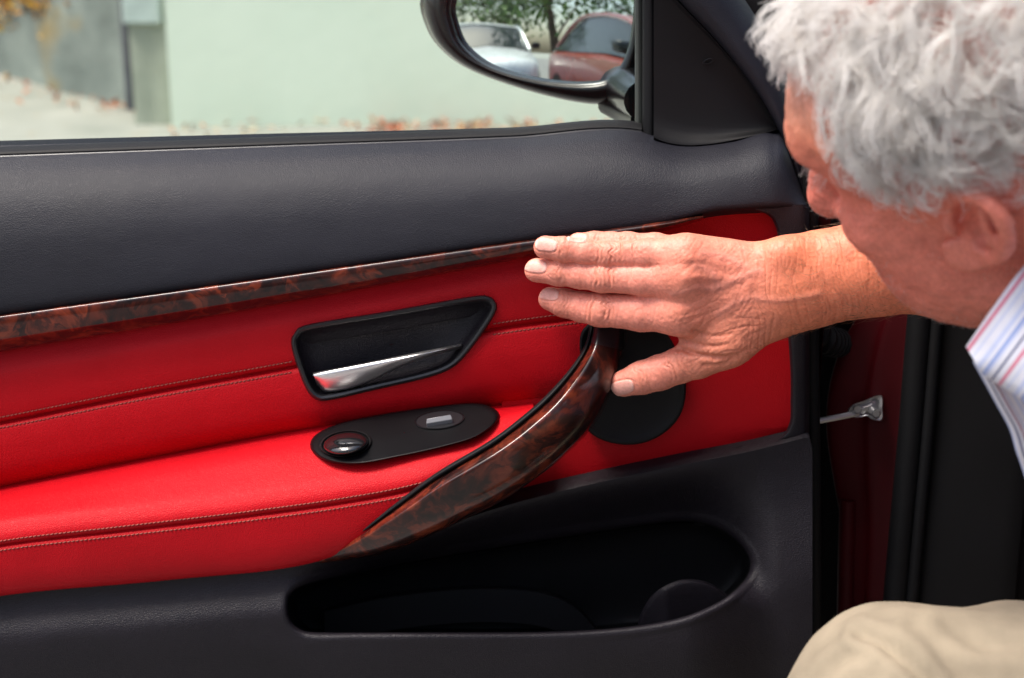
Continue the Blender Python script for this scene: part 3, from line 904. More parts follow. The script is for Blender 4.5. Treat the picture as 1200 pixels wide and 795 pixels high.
# window guide channel
pyv = np.linspace(-165, 160, 30)
R = [W(744 + 0 * pyv, pyv, 0.085), W(745 + 0 * pyv, pyv, 0.070), W(748 + 0 * pyv, pyv, 0.067), W(752.5 + 0 * pyv, pyv, 0.068), W(753.5 + 0 * pyv, pyv, 0.074)]
loft('guide_trim', R, plain('grey_rubber', (0.045, 0.05, 0.045), 0.5, spec=0.3), door, nv=2, flip=True)
R = [W(752 + 0 * pyv, pyv, 0.08), W(753 + 0 * pyv, pyv, 0.060), W(756 + 0 * pyv, pyv, 0.053), W(762 + 0 * pyv, pyv, 0.050), W(767 + 0 * pyv, pyv, 0.052), W(770 + 0 * pyv, pyv, 0.07)]
loft('window_guide', R, M['rubber'], door, nv=2, flip=True)
# pane
xs = np.linspace(-345, 752, 30); pv = np.linspace(-345, 172, 24)
PX, PY = np.meshgrid(xs, pv)
lim = curve1([(-345, -340), (0, -352), (300, -330), (600, -255), (715, -170), (752, -120)], PX[0])
PY = lim[None, :] + (PY - pv[0]) / (pv[-1] - pv[0]) * (curve1(sill, PX[0])[None, :] + 6 - lim[None, :])
Gp = W(PX, PY, 0.078)
obj('window_pane', Gp.reshape(-1, 3), grid_faces(24, 30), M['glass'], door)

# ---- shut faces
e = skin(np.array([949.0]), 0.0)[0]
fz = np.linspace(0.27, W(949, 160, 0.05)[2] - 0.01, 20)
xe = W(950, 500, 0.05)[0]
R = [np.stack([0 * fz + xe, 0 * fz + y, fz], -1) for y in (0.02, 0.08, 0.13)]
loft('shut_face', R, M['jamb_paint'], door, nv=2)
xe2 = W(-345, 500, 0.05)[0]
R = [np.stack([0 * fz + xe2, 0 * fz + y, fz], -1) for y in (-0.03, 0.08, 0.15)]
loft('rear_shut_face', R, M['red_paint'], door, nv=2)

# ---- outside mirror
MC = W(640, 5, 0.21)
mn = np.array([-0.245, -0.967, 0.115]); mn /= np.linalg.norm(mn)
RAD = 0.95
def on_mirror(px, py, back=0.0):
    """Pixel ray meets the convex mirror sphere (radius RAD) or its plane shifted back."""
    d = W(px, py, 0.0) - CAM; d = d / np.linalg.norm(d, axis=-1, keepdims=True)
    C = MC - mn * (RAD + back)
    oc_ = CAM - C
    b = (d * oc_).sum(-1); c = (oc_ ** 2).sum() - RAD ** 2
    t = -b - np.sqrt(np.maximum(b * b - c, 0))
    return CAM + d * t[..., None]
glass_o = polyc([(529, 2), (531, 26), (543, 54), (575, 78), (630, 93), (685, 97), (715, 91), (731, 70), (740, 36), (742, -10), (728, -50), (680, -74), (610, -72), (552, -48)], 80, closed=True)
rim_o = polyc([(497, 0), (500, 26), (514, 53), (548, 80), (608, 103), (672, 119), (712, 121), (738, 104), (752, 62), (757, 10), (752, -46), (728, -84), (660, -104), (580, -92), (520, -52)], 80, closed=True)
# align start angles
def al(q, c):
    a_ = np.arctan2(q[:, 1] - c[1], q[:, 0] - c[0]); k = np.argmin(np.abs(a_)); return np.roll(q, -k, 0)
gcn = np.array([636.0, 8.0])
def by_angle(q, nn=96):
    a_ = np.arctan2(q[:, 1] - gcn[1], q[:, 0] - gcn[0]); o = np.argsort(a_)
    aa = np.linspace(-np.pi, np.pi, nn, endpoint=False)
    return np.stack([np.interp(aa, np.concatenate([a_[o] - 2 * np.pi, a_[o], a_[o] + 2 * np.pi]), np.tile(q[o][:, j], 3)) for j in (0, 1)], -1)
go, ro = by_angle(glass_o), by_angle(rim_o)
rows = [gcn + (go - gcn) * s for s in (1.012, 0.8, 0.6, 0.4, 0.2, 0.01)]
G = np.array([on_mirror(q[:, 0], q[:, 1], 0.004) for q in rows])
mix = lambda f: go * (1 - f) + ro * f
mr = [on_mirror(*mix(0.0).T, 0.008), on_mirror(*mix(0.0).T, -0.002), on_mirror(*mix(0.12).T, -0.007), on_mirror(*mix(0.35).T, -0.010), on_mirror(*mix(0.7).T, -0.008), on_mirror(*mix(0.93).T, 0.0), on_mirror(*mix(1.0).T, 0.012)]
mo = obj('mirror_bezel', blend_rails(mr, 3).reshape(-1, 3), grid_faces(len(mr) * 3 - 2, 96, close_c=True), M['gloss_black'], door)
obj('mirror_glass', G.reshape(-1, 3), grid_faces(G.shape[0], 96, close_c=True), M['mirror'], door)
base = on_mirror(*mix(1.0).T, 0.012); ctr = on_mirror(gcn[None, 0], gcn[None, 1])[0]
sh = [base, base + np.array([0, 0.02, 0]) + (base - ctr) * 0.04, base + np.array([0, 0.05, 0]) + (base - ctr) * 0.02, ctr + (base - ctr) * 0.86 + np.array([0, 0.085, 0]), ctr + (base - ctr) * 0.55 + np.array([0, 0.11, 0]), ctr + (base - ctr) * 0.02 + np.array([0, 0.12, 0])]
G = blend_rails(sh, 4)
obj('mirror_housing', G.reshape(-1, 3), grid_faces(G.shape[0], 96, close_c=True), M['gloss_black'], door)
# foot of the mirror, reaching over to the door
q0 = np.array([W(724, 96, 0.215), W(738, 104, 0.19), W(748, 112, 0.14), W(758, 118, 0.10)])
n = 24
cpt = polyc(q0, n)
V, F = tube_vf(cpt, np.linspace(0.024, 0.020, n), 16)
V = V.copy(); cc = np.repeat(cpt, 16, 0); V = cc + (V - cc) * np.array([1, 1, 0.9])
obj('mirror_foot', V, F, M['gloss_black'], door)
q = np.array([W(712, 122, 0.21), W(735, 134, 0.17), W(752, 140, 0.11)])
tube('foot_gasket', polyc(q, 14), 0.010, M['satin_black'], door, n=12)

# ================================================================== THE CAR BODY the door is hung on
pyv = np.linspace(250, 985, 60)
le = curve1([(250, 1030), (350, 1012), (400, 986), (450, 970), (500, 966), (560, 974), (620, 984), (700, 985), (985, 980)], pyv)
re = curve1([(250, 1090), (350, 1076), (500, 1063), (650, 1049), (800, 1036), (985, 1020)], pyv)
R = [W(le + 10, pyv, 0.145), W(le + 3, pyv, 0.090), W(le + 5, pyv, 0.080), W(le + (re - le) * 0.45, pyv, 0.070), W(le + (re - le) * 0.55, pyv, 0.064), W(re - 6, pyv, 0.058), W(re, pyv, 0.05), W(re + 6, pyv, 0.06)]
jamb = loft('door_jamb', R, M['jamb_paint'], car, nv=4, flip=True)
# pressed rib in the jamb
q = polyc([(994, 585), (992, 660), (990, 760), (988, 985)], 30)
tube('jamb_rib', W(q[:, 0], q[:, 1], 0.078), 0.008, M['jamb_paint'], jamb, n=10)
q = np.stack([re + 4, pyv], -1)
tube('door_seal', W(q[:, 0], q[:, 1], 0.040), 0.0105, M['rubber'], car, n=12)
tube('seal_lip', W(q[:, 0] + 20, q[:, 1], 0.036), 0.006, M['rubber'], car, n=10)
# dark inner panels: kick panel, dashboard end, hinge pillar
xs = np.linspace(0, 1, 24)
R = []
for f, y in ((0, 0.055), (0.05, 0.040), (0.25, 0.030), (0.26, 0.040), (0.6, 0.06), (1.0, 0.10)):
    R.append(W(re + 14 + 520 * f, pyv, y))
loft('kick_panel', R, M['matte_black'], car, nv=4, flip=True)
R = [W(np.full(60, 940.0) + d, pyv, y) for d, y in ((0, 0.16), (30, 0.15), (90, 0.15))]
loft('hinge_pillar', R, M['matte_black'], car, nv=2, flip=True)
p0 = W(962, 262, 0.06); p1 = W(1640, 262, 0.10)
def rbox(name, lo_, hi_, mat, parent, bev):
    V, F = box_vf(lo_, hi_)
    return obj(name, V, F, mat, parent, bevel=bev)
zt = W(962, 200, 0.10)[2]
rbox('dashboard', (W(950, 300, 0.1)[0] + 0.012, 0.075, W(950, 300, 0.1)[2]), (1.05, 0.50, zt), M['soft_black'], car, 0.03)
# windscreen pillar leaning back over the door
q = polyc([W(975, 235, 0.16), W(905, 60, 0.15), W(800, -110, 0.15), W(660, -260, 0.16)], 30)
tube('windscreen_pillar', q, 0.034, M['matte_black'], car, n=14)
# sill and front wing beyond
sz = 0.30
rbox('door_sill', (W(985, 800, 0.0)[0] + 0.02, -0.02, 0.18), (1.35, 0.12, 0.33), M['red_paint'], car, 0.03)
rbox('front_wing', (W(955, 500, 0.15)[0] + 0.02, 0.16, 0.25), (1.05, 0.62, 0.86), M['red_paint'], car, 0.06)
# ribbed cable gaiter between door and pillar
q = polyc([W(948, 385, 0.045), W(965, 398, 0.055), W(982, 402, 0.085)], 40)
tube('cable_gaiter', q, 0.011 + 0.0025 * np.sign(np.sin(np.linspace(0, 40, 40))), M['rubber'], car, n=12)
# steel check strap
strap = obj('check_strap', *tube_vf(W(np.array([955, 975, 993, 1006]), np.array([494, 490.5, 487, 484]), np.array([0.045, 0.045, 0.046, 0.048])), 0.0028, 8), M['steel'], car)
q = polyc([(994, 480), (1000, 474), (1012, 470), (1024, 465), (1034, 464), (1035, 478), (1034, 493), (1022, 492), (1016, 488), (1004, 490), (995, 486)], 44, closed=True)
qc = q.mean(0)
rows = [W(*(qc + (q - qc) * s).T, y) for s, y in ((1.0, 0.062), (1.0, 0.048), (0.93, 0.045), (0.75, 0.046), (0.6, 0.049), (0.3, 0.047), (0.03, 0.047))]
G = np.array(rows)
obj('strap_bracket', G.reshape(-1, 3), grid_faces(G.shape[0], 44, close_c=True), M['steel'], strap, autosharp=30)
for cx, cy in ((1027, 485), (1005, 480)):
    d = pxcircle(cx, cy, 5, 5, 0, 16)
    rows = [W(*(d.mean(0) + (d - d.mean(0)) * s).T, y) for s, y in ((1.0, 0.05), (1.0, 0.041), (0.8, 0.039), (0.03, 0.039))]
    G = np.array(rows)
    obj('strap_bolt', G.reshape(-1, 3), grid_faces(G.shape[0], 16, close_c=True), M['steel'], strap, autosharp=30)
# ---- unseen roof and far side, added to shade the jamb and cabin
xs = np.linspace(0.50, 1.75, 20); ys = np.linspace(-1.25, 0.30, 24)
XX, YY = np.meshgrid(xs, ys)
ZR = 1.42 + 0.05 * np.sin((XX - 0.5) / 1.25 * np.pi) - 0.10 * sstep(YY, -0.2, 0.3)
Gr = np.stack([XX, YY, ZR], -1)
obj('roof', Gr.reshape(-1, 3), grid_faces(24, 20), M['red_paint'], car, solid=0.04)
V, F = box_vf((1.72, -1.25, 0.2), (1.80, 0.6, 1.40)); obj('far_side', V, F, M['matte_black'], car, bevel=0.02)
V, F = box_vf((0.60, -1.25, 0.20), (1.72, 0.6, 0.26)); obj('cabin_floor', V, F, M['matte_black'], car, bevel=0.02)

# ================================================================== BEHIND THE CAMERA (seen in the door mirror)
def make_tree(x, y, h, r, n, label, group, rng):
    t = thing('broadleaf_tree', label, 'tree', (x, y, 0), group)
    zt = np.linspace(0, h * 0.75, 14)
    p = np.stack([x + 0.12 * np.sin(zt * 1.1 + x), y + 0.10 * np.cos(zt * 0.9 + y), zt], -1)
    items = [tube_vf(p, np.linspace(0.17, 0.04, 14), 9)]
    for k in range(7):
        a0 = p[4 + k]; d = rng.normal(size=3); d[2] = abs(d[2]) * 0.6 + 0.4; d /= np.linalg.norm(d)
        items.append(tube_vf(np.array([a0 + d * s * r for s in (0, 0.4, 0.8)]), np.array([0.05, 0.03, 0.012]), 6))
    V, F = join_vf(items)
    obj('trunk', V, F, M['bark'], t, autosharp=None)
    cl = []
    for k in range(34):
        d = rng.normal(size=3); d /= np.linalg.norm(d)
        c = np.array([x, y, h * 0.62]) + d * np.array([r, r, h * 0.40]) * rng.uniform(0.45, 1.0)
        c[2] = max(c[2], 0.45)
        cl.append(c + rng.normal(size=(n // 34, 3)) * 0.30 * rng.uniform(0.6, 1.3))
    cc = np.concatenate(cl); cc[:, 2] = np.maximum(cc[:, 2], 0.15)
    V, F, T = leaves_vf(cc, 0.17, rng, 0.5)
    obj('crown', V, F, M['green_leaf'], t, colors=T, kind='stuff', smooth=False, autosharp=None)
trng = np.random.default_rng(3)
TREES = [(-9.5, -9.5, 5.5, 1.9, 'tall leafy tree behind the camera, farthest out beside the white car'), (-6.9, -10.0, 4.6, 1.7, 'leafy tree directly behind the white parked car'),
         (-4.6, -9.3, 5.2, 1.8, 'leafy tree showing between the white and the brick red car'), (-2.3, -9.8, 4.8, 1.8, 'leafy tree directly behind the brick red parked car'),
         (0.3, -9.6, 5.6, 1.9, 'tall leafy tree straight behind the camera'), (2.9, -9.4, 4.6, 1.8, 'low leafy tree behind the camera on the person\'s side'), (5.6, -9.9, 5.4, 2.0, 'broad leafy tree at the far end of the row behind the car')]
for x, y, h, r, lb in TREES:
    make_tree(x, y, h, r, 3600, lb, 'trees reflected in the door mirror', trng)

def make_car(paint, loc, rotz, label):
    t = thing('parked_car', label, 'car', loc)
    c, s = math.cos(rotz), math.sin(rotz)
    def tr(V):
        V = np.asarray(V, float)
        return np.stack([loc[0] + V[:, 0] * c - V[:, 1] * s, loc[1] + V[:, 0] * s + V[:, 1] * c, loc[2] + V[:, 2]], -1)
    # stations along the length, front at x = -2.1: x, half width, underside, shoulder height
    st = [(-2.12, 0.52, 0.42, 0.58), (-2.08, 0.66, 0.30, 0.68), (-1.95, 0.80, 0.22, 0.76), (-1.5, 0.87, 0.20, 0.86), (-0.9, 0.89, 0.20, 0.94), (0.0, 0.90, 0.20, 0.95), (1.0, 0.90, 0.20, 0.97), (1.7, 0.87, 0.22, 0.98), (2.02, 0.78, 0.30, 0.92), (2.10, 0.62, 0.42, 0.80)]
    rows = []
    for x, w, z0, z1 in st:
        pr = [(0, z0), (w * 0.8, z0), (w * 0.97, z0 + 0.10), (w, (z0 + z1) / 2), (w * 0.97, z1 - 0.10), (w * 0.86, z1 - 0.02), (w * 0.5, z1 + 0.025), (0, z1 + 0.035)]
        pr = pr + [(-a_, b_) for a_, b_ in pr[-2:0:-1]]
        rows.append(np.array([(x, a_, b_) for a_, b_ in pr]))
    G = blend_rails(rows, 3)
    nr, nc = G.shape[:2]
    F = [tuple(f) for f in grid_faces(nr, nc, close_c=True)] + [tuple(range(nc)), tuple((nr - 1) * nc + i for i in range(nc - 1, -1, -1))]
    obj('body', tr(G.reshape(-1, 3)), F, paint, t)
    gh_ = [(-1.05, 0.74, 0.93, 0.95), (-0.25, 0.66, 0.93, 1.38), (0.35, 0.66, 0.93, 1.45), (1.0, 0.66, 0.94, 1.40), (1.75, 0.70, 0.95, 0.99)]
    rows = []
    for x, w, z0, z1 in gh_:
        rows.append(np.array([(x, 0.80, z0), (x, w, z1 - 0.02), (x, w * 0.8, z1), (x, 0, z1 + 0.02), (x, -w * 0.8, z1), (x, -w, z1 - 0.02), (x, -0.80, z0)]))
    G = blend_rails(rows, 4)
    nr, nc = G.shape[:2]
    obj('glasshouse', tr(G.reshape(-1, 3)), grid_faces(nr, nc), M['dark_glass'], t)
    rf = G[int(nr * 0.27):int(nr * 0.80), 1:6].copy(); rf[..., 2] += 0.012
    obj('roof', tr(rf.reshape(-1, 3)), grid_faces(rf.shape[0], rf.shape[1]), paint, t)
    for sy in (-1, 1):
        pil = np.array([(-1.08, 0.77 * sy, 0.94), (-0.65, 0.72 * sy, 1.18), (-0.22, 0.665 * sy, 1.38), (0.4, 0.665 * sy, 1.46), (1.05, 0.67 * sy, 1.41), (1.75, 0.72 * sy, 1.0)])
        V, F = tube_vf(polyc(pil, 20), 0.035, 8); obj('roof_pillar', tr(V), F, paint, t)
        V, F = box_vf((-2.0, 0.42 * sy - 0.2, 0.60), (-1.86, 0.42 * sy + 0.2, 0.73)); V = np.array(V)
        obj('headlight', tr(V), F, M['chrome'], t, bevel=0.03)
        V, F = box_vf((-0.80, 0.98 * sy - 0.10, 0.96), (-0.66, 0.98 * sy + 0.08, 1.09)); obj('wing_mirror', tr(np.array(V)), F, M['gloss_black'], t, bevel=0.04)
        for wx in (-1.35, 1.35):
            th = np.linspace(0, 2 * np.pi, 24, endpoint=False)
            V, F = tube_vf(np.array([(wx, 0.70 * sy, 0.31), (wx, 0.90 * sy, 0.31)]), 0.31, 24)
            w_ = obj('wheel', tr(V), F, M['rubber'], t)
            V, F = tube_vf(np.array([(wx, 0.88 * sy, 0.31), (wx, 0.915 * sy, 0.31)]), 0.20, 20)
            obj('rim', tr(V), F, M['steel'], w_)
    V, F = box_vf((-2.15, -0.42, 0.34), (-2.06, 0.42, 0.50)); obj('grille', tr(np.array(V)), F, M['gloss_black'], t, bevel=0.02)
    V, F = box_vf((-2.16, -0.26, 0.52), (-2.12, 0.26, 0.62)); obj('number_plate', tr(np.array(V)), F, M['white_paint'], t, bevel=0.01)
make_car(M['white_paint'], (-5.0, -6.7, 0.0), math.radians(230), 'white parked car reflected in the left half of the door mirror')
make_car(plain('brick_red_paint', (0.22, 0.03, 0.02), 0.25, coat=0.8), (-0.95, -5.0, 0.0), math.radians(222), 'brick red parked car reflected beside the white one in the door mirror')
# ================================================================== THE PERSON: implicit-surface sculpting
class Field:
    """Signed distance samples on a regular grid; primitives are blended in, then meshed."""
    def __init__(s, lo, hi, h):
        s.lo = np.asarray(lo, float); s.h = h
        s.n = np.ceil((np.asarray(hi, float) - s.lo) / h).astype(int) + 1
        s.f = np.full(s.n, 0.08, np.float32)
    def block(s, lo, hi):
        a = np.clip(np.floor((np.asarray(lo) - s.lo) / s.h).astype(int), 0, s.n)
        b = np.clip(np.ceil((np.asarray(hi) - s.lo) / s.h).astype(int) + 1, 0, s.n)
        if (b <= a).any():
            return None, None
        sl = tuple(slice(i, j) for i, j in zip(a, b))
        ax = [(s.lo[k] + s.h * np.arange(a[k], b[k])).astype(np.float32) for k in range(3)]
        return sl, np.stack(np.meshgrid(*ax, indexing='ij'), -1)
    def put(s, fn, lo, hi, k=0.008, sub=False, margin=0.02):
        sl, P = s.block(np.asarray(lo) - margin, np.asarray(hi) + margin)
        if sl is None: return
        g = fn(P).astype(np.float32); a = s.f[sl]
        if sub:
            g = -g
            hh = np.maximum(k - np.abs(a - g), 0) / k
            s.f[sl] = np.maximum(a, g) + hh * hh * k * 0.25
        else:
            hh = np.maximum(k - np.abs(a - g), 0) / k
            s.f[sl] = np.minimum(a, g) - hh * hh * k * 0.25
    def cone(s, a, b, ra, rb, k=0.008, flat=None, sub=False):
        """Tapered capsule; flat = (axis, factor) squashes it along an axis."""
        a = np.asarray(a, np.float32); b = np.asarray(b, np.float32)
        def fn(P):
            q = P - a; d = b - a
            if flat is not None:
                n = np.asarray(flat[0], np.float32); n = n / np.linalg.norm(n); sc = flat[1]
                q = q + (q @ n)[..., None] * n * (1 / sc - 1); d = d + (d @ n) * n * (1 / sc - 1)
            t = np.clip((q @ d) / max(float(d @ d), 1e-12), 0, 1)
            dist = np.linalg.norm(q - t[..., None] * d, axis=-1) - (ra + (rb - ra) * t)
            return dist * (flat[1] ** 0.5 if flat is not None and flat[1] < 1 else 1)
        r = max(ra, rb)
        s.put(fn, np.minimum(a, b) - r, np.maximum(a, b) + r, k, sub)
    def ell(s, c, r, Rm=None, k=0.01, sub=False):
        c = np.asarray(c, np.float32); r = np.asarray(r, np.float32)
        def fn(P):
            q = P - c
            if Rm is not None: q = q @ Rm.astype(np.float32)
            k0 = np.linalg.norm(q / r, axis=-1); k1 = np.linalg.norm(q / (r * r), axis=-1)
            return k0 * (k0 - 1) / np.maximum(k1, 1e-6)
        m = r.max()
        s.put(fn, c - m, c + m, k, sub)
    def mesh(s):
        f = s.f; n = f.shape
        sg = f < 0
        ac = np.zeros((n[0] - 1, n[1] - 1, n[2] - 1), np.uint8)
        offs = [(i, j, k) for i in (0, 1) for j in (0, 1) for k in (0, 1)]
        for i, j, k in offs:
            ac += sg[i:n[0] - 1 + i, j:n[1] - 1 + j, k:n[2] - 1 + k]
        I = np.argwhere((ac > 0) & (ac < 8))
        idx = np.full(ac.shape, -1, np.int32); idx[tuple(I.T)] = np.arange(len(I))
        acc = np.zeros((len(I), 3)); cnt = np.zeros(len(I))
        for a in offs:
            for ax in range(3):
                if a[ax]: continue
                b = list(a); b[ax] = 1
                fa = f[I[:, 0] + a[0], I[:, 1] + a[1], I[:, 2] + a[2]]; fb = f[I[:, 0] + b[0], I[:, 1] + b[1], I[:, 2] + b[2]]
                m = (fa < 0) != (fb < 0)
                t = np.where(m, fa / np.where(m, fa - fb, 1), 0)
                p = np.array(a, float)[None] + np.eye(3)[ax][None] * t[:, None]
                acc += p * m[:, None]; cnt += m
        V = (I + acc / cnt[:, None]) * s.h + s.lo
        Fs = []
        for ax in range(3):
            u, v = (ax + 1) % 3, (ax + 2) % 3
            sl0 = [slice(1, n[q] - 1) for q in range(3)]; sl0[ax] = slice(0, n[ax] - 1)
            sl1 = list(sl0); sl1[ax] = slice(1, n[ax])
            s0, s1 = sg[tuple(sl0)], sg[tuple(sl1)]
            E = np.argwhere(s0 != s1)
            E0 = E.copy()
            for q in range(3):
                if q != ax: E0[:, q] += 1
            fl = s0[tuple(E.T)]
            def cid(du, dv):
                c = E0.copy(); c[:, u] += du; c[:, v] += dv
                return idx[tuple(c.T)]
            Q = np.stack([cid(-1, -1), cid(0, -1), cid(0, 0), cid(-1, 0)], -1)
            Q[~fl] = Q[~fl][:, ::-1]
            Fs.append(Q)
        F = np.concatenate(Fs)
        return V, F[(F >= 0).all(1)]

def vnoise(P, seed=0):
    """Smooth value noise in 3D, range about -1..1."""
    P = np.asarray(P, np.float64)
    i = np.floor(P).astype(np.int64); f = P - i
    f = f * f * (3 - 2 * f)
    def hsh(a, b, c):
        x = (a * 374761393 + b * 668265263 + c * 2147483647 + seed * 974711) & 0x7fffffff
        x = ((x ^ (x >> 13)) * 1274126177) & 0x7fffffff
        return ((x ^ (x >> 16)) & 0xffff) / 32767.5 - 1
    r = 0
    for dx in (0, 1):
        for dy in (0, 1):
            for dz in (0, 1):
                w = (f[:, 0] if dx else 1 - f[:, 0]) * (f[:, 1] if dy else 1 - f[:, 1]) * (f[:, 2] if dz else 1 - f[:, 2])
                r = r + w * hsh(i[:, 0] + dx, i[:, 1] + dy, i[:, 2] + dz)
    return r

def fbm(P, oct=3, seed=0):
    r, a, P = 0, 1.0, np.asarray(P, float)
    for o in range(oct):
        r = r + a * vnoise(P * 2 ** o, seed + o); a *= 0.5
    return r

def vnormals(V, F):
    n = np.cross(V[F[:, 2]] - V[F[:, 0]], V[F[:, 3]] - V[F[:, 1]])
    N_ = np.zeros_like(V)
    for k in range(4):
        for c in range(3):
            N_[:, c] += np.bincount(F[:, k], n[:, c], len(V))
    return N_ / (np.linalg.norm(N_, axis=1, keepdims=True) + 1e-12)

def relax(V, F, it=2, lam=0.5):
    e = np.concatenate([F[:, [0, 1]], F[:, [1, 2]], F[:, [2, 3]], F[:, [3, 0]]])
    deg = np.bincount(e[:, 0], minlength=len(V)) + np.bincount(e[:, 1], minlength=len(V))
    for _ in range(it):
        A = np.zeros_like(V)
        for c in range(3):
            A[:, c] = np.bincount(e[:, 0], V[e[:, 1], c], len(V)) + np.bincount(e[:, 1], V[e[:, 0], c], len(V))
        V = V + lam * (A / deg[:, None] - V)
    return V

PXM = 1483.0                                        # photo pixels per metre at the hand
person = thing('person', 'white haired person in striped shirt and beige trousers, crouching, hand on the door', 'person', (0.45, -0.28, 0.0))

# ------------------------------------------------------------------ hand and forearm
# joint chains: (px, py, depth, radius in px), base to tip
FING = {
    'index':  [(800, 366, -0.060, 25.0), (752, 366, -0.050, 22.5), (703, 363.5, -0.040, 19.6), (682, 360, -0.034, 17.6), (662, 355.5, -0.028, 16.6), (645, 350.5, -0.022, 14.6)],
    'middle': [(803, 324, -0.066, 24.0), (755, 327, -0.056, 19.5), (705, 325.5, -0.046, 17.2), (680, 322.5, -0.041, 15.6), (655, 319.5, -0.036, 15.4), (629, 317.0, -0.030, 14.6)],
    'ring':   [(803, 301, -0.063, 22.0), (758, 298, -0.056, 17.0), (712, 298.0, -0.047, 14.8), (686, 295.5, -0.044, 13.8), (661, 292.5, -0.041, 14.2), (639, 290.0, -0.037, 13.8)],
    'little': [(806, 299, -0.054, 19.0), (768, 289, -0.047, 15.2), (735, 286.0, -0.041, 13.4), (715, 285.0, -0.037, 12.4), (697, 284.5, -0.034, 12.4), (677, 284.0, -0.031, 11.4)],
    'thumb':  [(852, 398, -0.056, 30.0), (818, 419, -0.052, 25.0), (795, 429, -0.049, 21.0), (773, 437, -0.046, 20.8), (752, 443, -0.043, 19.6), (731, 449.5, -0.040, 16.6)],
}
FLATF = 0.80
YAX = (0, 1, 0)
def arm_field(fld):
    k = 0.006
    whole = fld.f
    for nm, ch in FING.items():
        fld.f = np.full(fld.n, 0.08, np.float32)      # each finger on its own, so neighbours only touch
        P = [W(x, y, d) for x, y, d, r in ch]
        for (p, q, c0, c1) in zip(P[:-1], P[1:], ch[:-1], ch[1:]):
            fld.cone(p, q, c0[3] / PXM, c1[3] / PXM, 0.004, (YAX, FLATF))
        hh = np.maximum(0.0010 - np.abs(whole - fld.f), 0) / 0.0010
        whole = np.minimum(whole, fld.f) - hh * hh * 0.00025
    fld.f = whole
    # metacarpals to the wrist
    for nm, wr in (('index', (882, 352)), ('middle', (886, 335)), ('ring', (888, 322)), ('little', (890, 314))):
        x, y, d, r = FING[nm][0]
        fld.cone(W(x, y, d), W(wr[0], wr[1], -0.058), r / PXM * 0.98, 26 / PXM, 0.012, (YAX, 0.72))
    fld.ell(W(835, 338, -0.050), (0.046, 0.017, 0.037), k=0.012)
    fld.cone(W(893, 372, -0.055), W(852, 398, -0.056), 32 / PXM, 29 / PXM, 0.014, (YAX, 0.8))
    fld.cone(W(806, 384, -0.046), W(850, 392, -0.050), 12 / PXM, 20 / PXM, 0.012, (YAX, 0.8))
    # wrist and forearm
    for a_, b_, ra, rb in (((884, 345, -0.057), (926, 336, -0.058), 44, 49.5), ((926, 336, -0.058), (965, 325, -0.060), 49.5, 50), ((965, 325, -0.060), (1020, 315, -0.066), 50, 51.5), ((1020, 315, -0.066), (1120, 309, -0.072), 51.5, 60), ((1120, 309, -0.072), (1240, 318, -0.080), 60, 62)):
        fld.cone(W(*a_), W(*b_), ra / PXM, rb / PXM, 0.014, (YAX, 0.66))
    fld.ell(W(922, 297, -0.068), (0.016, 0.012, 0.0125), k=0.010)           # ulna head

hf = Field(W(600, 480, -0.115) * [1, 1, 1] + [0, 0, 0], [0.345, 0.0, W(700, 235, -0.05)[2]], 0.00080)
hf.lo = np.array([W(600, 400, -0.02)[0], -0.112, W(740, 476, -0.05)[2]])
hf.n = np.ceil((np.array([0.345, 0.004, W(700, 240, -0.05)[2]]) - hf.lo) / hf.h).astype(int) + 1
hf.f = np.full(hf.n, 0.08, np.float32)
arm_field(hf)
HV, HF = hf.mesh()
HV = relax(HV, HF, 2)
HN = vnormals(HV, HF)
hp = px_of(HV)
disp = np.zeros(len(HV)); front = sstep(-HN[:, 1], 0.05, 0.5)
skin_c = np.tile(np.array([0.74, 0.250, 0.168]), (len(HV), 1))
def seg_coord(p, a, b):
    a, b = np.asarray(a, float), np.asarray(b, float)
    d = b - a; L = np.linalg.norm(d); d /= L
    q = p - a
    return q @ d, q @ np.array([-d[1], d[0]]), L
def mixc(mask, col):
    global skin_c
    skin_c = skin_c * (1 - mask[:, None]) + np.asarray(col) * mask[:, None]
# broad tint: pinker fingers, redder knuckles, orange forearm
mixc(0.75 * (1 - sstep(hp[:, 0], 740, 830)), (0.76, 0.268, 0.200))
mixc(0.8 * sstep(hp[:, 0], 860, 940), (0.74, 0.215, 0.105))
mixc(0.35 * sstep(hp[:, 1], 330, 420) * sstep(hp[:, 0], 780, 840), (0.70, 0.25, 0.13))
mott = fbm(HV * 90, 3, 5)
skin_c *= (1 + 0.10 * mott)[:, None]
red = np.clip(fbm(HV * 140, 2, 9), 0, 1)
mixc(0.30 * red, (0.60, 0.19, 0.12))
nail_gloss = np.zeros(len(HV))
NAIL = {'index': ((655, 346.5), (629.5, 341.5), 8.4), 'middle': ((641, 313.5), (613.5, 310), 9.0), 'ring': ((653, 288.5), (626.5, 285), 8.8), 'little': ((688, 279.5), (664.5, 277), 6.6), 'thumb': ((743, 451.5), (714.5, 458.5), 9.2)}
